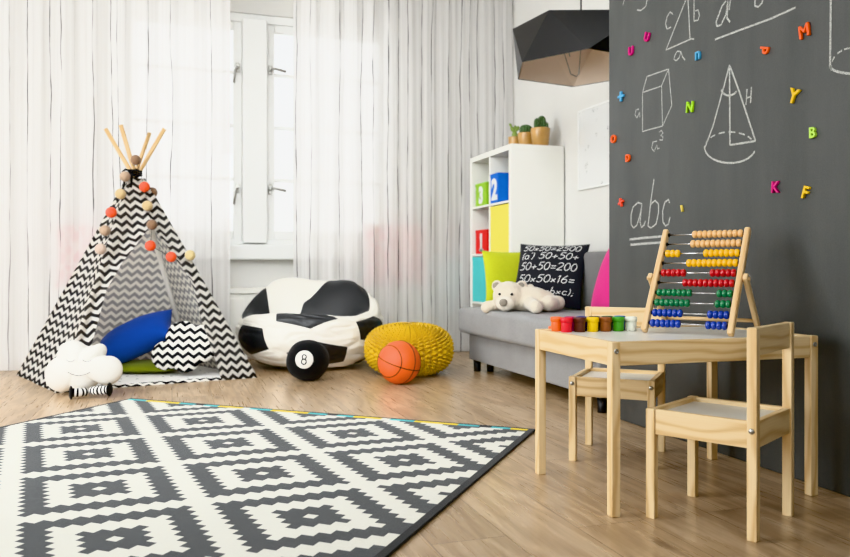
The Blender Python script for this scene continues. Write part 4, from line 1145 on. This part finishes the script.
e8 = thing('eight_ball_plush', 'round black plush ball with white disc and number 8 before the bean bag', 'plush ball', (.735, 4.40, 0), -YAW)
b = bmesh.new(); add_ball(b, (0, 0, .113), (.122, .118, .118), 48, 28)
for v in b.verts:
    v.co += (v.co - Vector((0, 0, .113))).normalized() * (.005 * noise.noise(v.co * 11)); v.co.z = max(v.co.z, .0) 
obj('ball_body', b, M['ball_black'], e8)
d8 = Vector((-.03, -.985, .17)).normalized(); r8 = Vector((1, -.03, 0)); Ms = frame(Vector((0, 0, .113)), r8, d8.cross(r8))
def on8(x, y, off): 
    z = .1195 * math.sqrt(max(0, 1 - (x * x + y * y) / .119 ** 2)); return Ms @ Vector((x, y, z + off))
b = bmesh.new(); rings = []
for j in range(0, 7):
    rr = .050 * j / 6; rings.append([b.verts.new(on8(rr * math.cos(2 * PI * i / 40), rr * math.sin(2 * PI * i / 40), .005 - (.004 if j == 6 else 0))) for i in range(40)] if j else [b.verts.new(on8(0, 0, .005))])
for i in range(40): b.faces.new((rings[0][0], rings[1][i], rings[1][(i + 1) % 40]))
for j in range(1, 6):
    for i in range(40): b.faces.new((rings[j][i], rings[j + 1][i], rings[j + 1][(i + 1) % 40], rings[j][(i + 1) % 40]))
o = obj('white_disc', b, M['cloud'], e8, smooth=True)
b = bmesh.new()
for cy, rx, ry in ((.0135, .0115, .0125), (-.0125, .0135, .0145)):
    add_tube(b, [on8(rx * math.cos(a) + .0015 * (cy > 0), cy + ry * math.sin(a), .0062) for a in [i * 2 * PI / 24 for i in range(25)]], .0036, 6)
obj('number_eight', b, M['ball_black'], o)

bk = thing('basketball', 'orange basketball with black seams lying against the knitted pouf', 'ball', (1.193, 4.112, 0))
b = bmesh.new(); add_ball(b, (0, 0, .119), .119, 64, 40); obj('ball_skin', b, M['rubber'], bk)
bm = bmesh.new(); c0 = Vector((0, 0, .119))
vdir = -F3                                         # toward the viewer
ax1 = (R3 * .32 + UP * .94 + vdir * .08).normalized()  # normal of the seam running left-right
lp = (-R3 * .70 + vdir * .70).normalized(); lp = (lp - ax1 * lp.dot(ax1)).normalized()   # centre of the big loop
th = ax1.cross(lp)
def gc(nrm, x, n=72): 
    y = nrm.cross(x); return [c0 + (x * math.cos(2 * PI * i / n) + y * math.sin(2 * PI * i / n)) * .1186 for i in range(n + 1)]
add_tube(bm, gc(ax1, lp), .0027, 6, False); add_tube(bm, gc(lp, ax1), .0027, 6, False)
for s in (1, -1):
    pts = []
    for i in range(73):
        a = 2 * PI * i / 72; w1, w2 = math.radians(58), math.radians(46)
        q = (lp * s * 1.0 + th * math.tan(w1) * math.cos(a) * .75 + ax1 * math.tan(w2) * math.sin(a)).normalized(); pts.append(c0 + q * .1186)
    add_tube(bm, pts, .0027, 6, False)
obj('seam', bm, M['seam'], bk)

pf = thing('knitted_pouf', 'round mustard yellow chunky knitted pouf behind the basketball', 'pouf', (1.362, 4.485, 0), 0)
bm = bmesh.new(); NC, NR = 38, 16; nu, nv = NC * 12, 250; RR, HH = .262, .300
def pprof(s):   # s 0..1 from bottom centre to top centre
    a = -PI / 2 + PI * s; c, z = math.cos(a), math.sin(a)
    return RR * (abs(c) ** .72), HH / 2 + HH / 2 * math.copysign(abs(z) ** .80, z)
def pnt(s, th, d=0):
    r, z = pprof(s); r2, z2 = pprof(min(1, s + .004)); r1, z1 = pprof(max(0, s - .004)); t = Vector((r2 - r1, 0, z2 - z1)); 
    n = Vector((t.z, 0, -t.x)); n = n.normalized() if n.length > 1e-9 else Vector((0, 0, 1 if s > .5 else -1))
    r += n.x * d; z += n.z * d; return Vector((r * math.cos(th), r * math.sin(th), max(0.001, z)))
G = []
for j in range(1, nv):
    s = j / nv; row = []
    for i in range(nu):
        th_ = 2 * PI * i / nu; a = th_ * NC / (2 * PI); fa = a - math.floor(a); odd = 1 if fa > .5 else -1
        tri_ = abs(fa - .5) * 2
        b_ = s * NR * 1.5 + tri_ * .40 + .5 * (int(math.floor(a)) % 2)
        bump_ = (.5 + .5 * math.cos(2 * PI * b_)) * (.15 + .85 * math.sin(PI * fa))
        row.append(bm.verts.new(pnt(s, th_ + 0.0, .026 * bump_ - .013)))
    G.append(row)
for j in range(len(G) - 1):
    for i in range(nu): f = bm.faces.new((G[j][i], G[j][(i + 1) % nu], G[j + 1][(i + 1) % nu], G[j + 1][i])); f.smooth = True
bm.faces.new(list(reversed(G[0]))); bm.faces.new(G[-1])
obj('knitted_cover', bm, M['mustard'], pf)

# ================================================================== WINDOW-SEAT CUSHIONS seen through the curtain
cushion('cushion', 'pink leaf print cushion on the window seat behind the bean bag', .245, .235, .06, M['pink_print'], (1.60, 5.600, .505), (1, -.02, 0), .04)
cushion('cushion', 'pink leaf print cushion on the window seat behind the teepee', .235, .215, .06, M['pink_print'], (-.50, 5.600, .505), (1, .02, 0), .04)

# ================================================================== LETTER MAGNETS on the blackboard wall
mc = {'magenta': (190, 28, 110), 'blue': (74, 150, 190), 'green': (150, 200, 40), 'orange': (238, 96, 30), 'yellow': (232, 190, 30), 'red': (226, 74, 44), 'cream yellow': (214, 190, 90), 'light green': (176, 214, 90)}
MMs = {k: plastic('magnet ' + k, v) for k, v in mc.items()}
#  glyph, colour, px, py, size in metres, rotation in degrees, label
mags = [('U', 'magenta', 631, 51, .036, -3, 'magenta letter U magnet on the blackboard, upright'), ('U', 'magenta', 647, 37, .036, -22, 'magenta letter U magnet tilted on the blackboard, above the upright one'),
        ('n', 'blue', 698, 55.5, .044, 0, 'light blue letter n magnet under the chalk triangle'), ('+', 'blue', 621, 96.5, .050, 0, 'light blue plus sign magnet near the edge of the blackboard'),
        ('N', 'green', 690, 107, .040, -6, 'green letter N magnet between the chalk prism and cone'), ('O', 'orange', 613.5, 139, .034, 0, 'orange letter O magnet at the very edge of the blackboard'),
        ('D', 'orange', 628, 158, .030, 0, 'small orange letter D magnet below the chalk prism'), ('+', 'red', 621, 202.5, .044, 20, 'red plus sign magnet beside the chalk letters abc'),
        ('1', 'cream yellow', 682, 208.5, .024, 18, 'tiny pale yellow number 1 magnet beside the chalk letters abc'), ('d', 'orange', 764.5, 50.5, .036, 72, 'orange letter d magnet tilted below the chalk fraction line'),
        ('M', 'orange', 804.5, 31, .040, 8, 'orange letter M magnet high on the blackboard'), ('Y', 'yellow', 794, 96, .044, -22, 'yellow letter Y magnet leaning to one side, right above the light green B'),
        ('B', 'light green', 813, 132.5, .032, 0, 'light green letter B magnet below the yellow Y'), ('K', 'magenta', 776, 187, .036, -4, 'magenta letter K magnet above the abacus'),
        ('F', 'yellow', 806, 192.5, .038, -18, 'yellow letter F magnet beside the magenta K')]
for g, cn, px, py, sz, ro, lb in mags:
    if g == '+':
        b = bmesh.new(); h = sz * .42; q_ = sz * .11; add_box(b, (-h, -q_, -.005), (h, q_, .005), .002); add_box(b, (-q_, -h, -.005), (q_, h, .0052), .002)
    else: b = text_bm(g, sz * 1.36, .0034, .0014, -.0002)
    b.transform(Matrix.Rotation(math.radians(ro), 4, 'Z'))
    q = onb(px, py, .0054 if g == '+' else .0051); T = frame((0, 0, 0), (0, -1, 0), (0, 0, 1)); b.transform(T)
    nm = 'number_magnet' if g == '1' else ('plus_magnet' if g == '+' else 'letter_magnet')
    o = obj(nm, b, MMs[cn], loc=q); tag(o, lb, 'magnet', 'magnets on the blackboard')

# ================================================================== OUTSIDE, LIGHT, CAMERA
W = bpy.data.worlds.new('World'); sc.world = W; W.use_nodes = True; nt = W.node_tree; nt.nodes.clear()
out = nt.nodes.new('ShaderNodeOutputWorld'); bg = nt.nodes.new('ShaderNodeBackground'); tcn = nt.nodes.new('ShaderNodeTexCoord'); spx = nt.nodes.new('ShaderNodeSeparateXYZ'); rp = nt.nodes.new('ShaderNodeValToRGB')
nt.links.new(tcn.outputs['Generated'], spx.inputs[0]); nt.links.new(spx.outputs[2], rp.inputs[0]); nt.links.new(rp.outputs[0], bg.inputs[0]); nt.links.new(bg.outputs[0], out.inputs[0])
rp.color_ramp.elements[0].color = (.93, .93, .92, 1); rp.color_ramp.elements[1].color = (.9, .95, 1, 1); bg.inputs[1].default_value = 1.2
def area(name, loc, target, sx, sy, power, colr):
    l = bpy.data.lights.new(name, 'AREA'); l.shape = 'RECTANGLE'; l.size = sx; l.size_y = sy; l.energy = power; l.color = colr
    o = bpy.data.objects.new(name, l); col.objects.link(o); o.location = loc
    o.rotation_euler = (Vector(target) - Vector(loc)).to_track_quat('-Z', 'Y').to_euler(); return o
area('window_daylight', (.63, 6.5, 1.75), (.75, 4.0, .7), 2.1, 1.9, 20, (.95, .98, 1))
area('side_daylight', (-3.1, 3.0, 1.35), (1.4, 4.3, .5), 3.0, 2.2, 210, (.92, .965, 1))
area('overhead_fill', (.5, 3.2, 2.9), (.7, 5.2, 0), 3.4, 1.4, 30, (.92, .965, 1))  # added overhead fill to lift the curtains and back floor, no real fixture
fl = area('back_zone_fill', (-.5, .9, 2.8), (1.5, 5.4, .15), 1.6, 1.2, 25, (.92, .965, 1)); fl.data.spread = math.radians(75)  # added fill with limited spread, brightens the far end of the room
f2 = area('front_fill', (.45, -.75, 1.9), (.5, 5.2, .5), 1.2, 1.0, 8, (.92, .965, 1)); f2.data.spread = math.radians(80)  # added frontal fill for the teepee opening and the table fronts
area('rear_fill', (-1.6, -1.1, 1.7), (1.0, 4.0, .8), 3.0, 1.8, 34, (.92, .965, 1))  # added soft fill behind the camera, the wall there has no window

cam = bpy.data.cameras.new('camera'); co = bpy.data.objects.new('camera', cam); col.objects.link(co); sc.camera = co
co.location = CAM; co.rotation_euler = (PI / 2, 0, -YAW)
cam.sensor_width = 36; cam.lens = 36 * CF / 850; cam.shift_y = -(278.5 - CH) / 850; cam.clip_start = .05
cam.dof.use_dof = True; cam.dof.focus_distance = 2.4; cam.dof.aperture_fstop = 4.5
sc.view_settings.view_transform = 'Khronos PBR Neutral'; sc.view_settings.look = 'None'; sc.view_settings.exposure = 0.27; sc.view_settings.gamma = 1.0
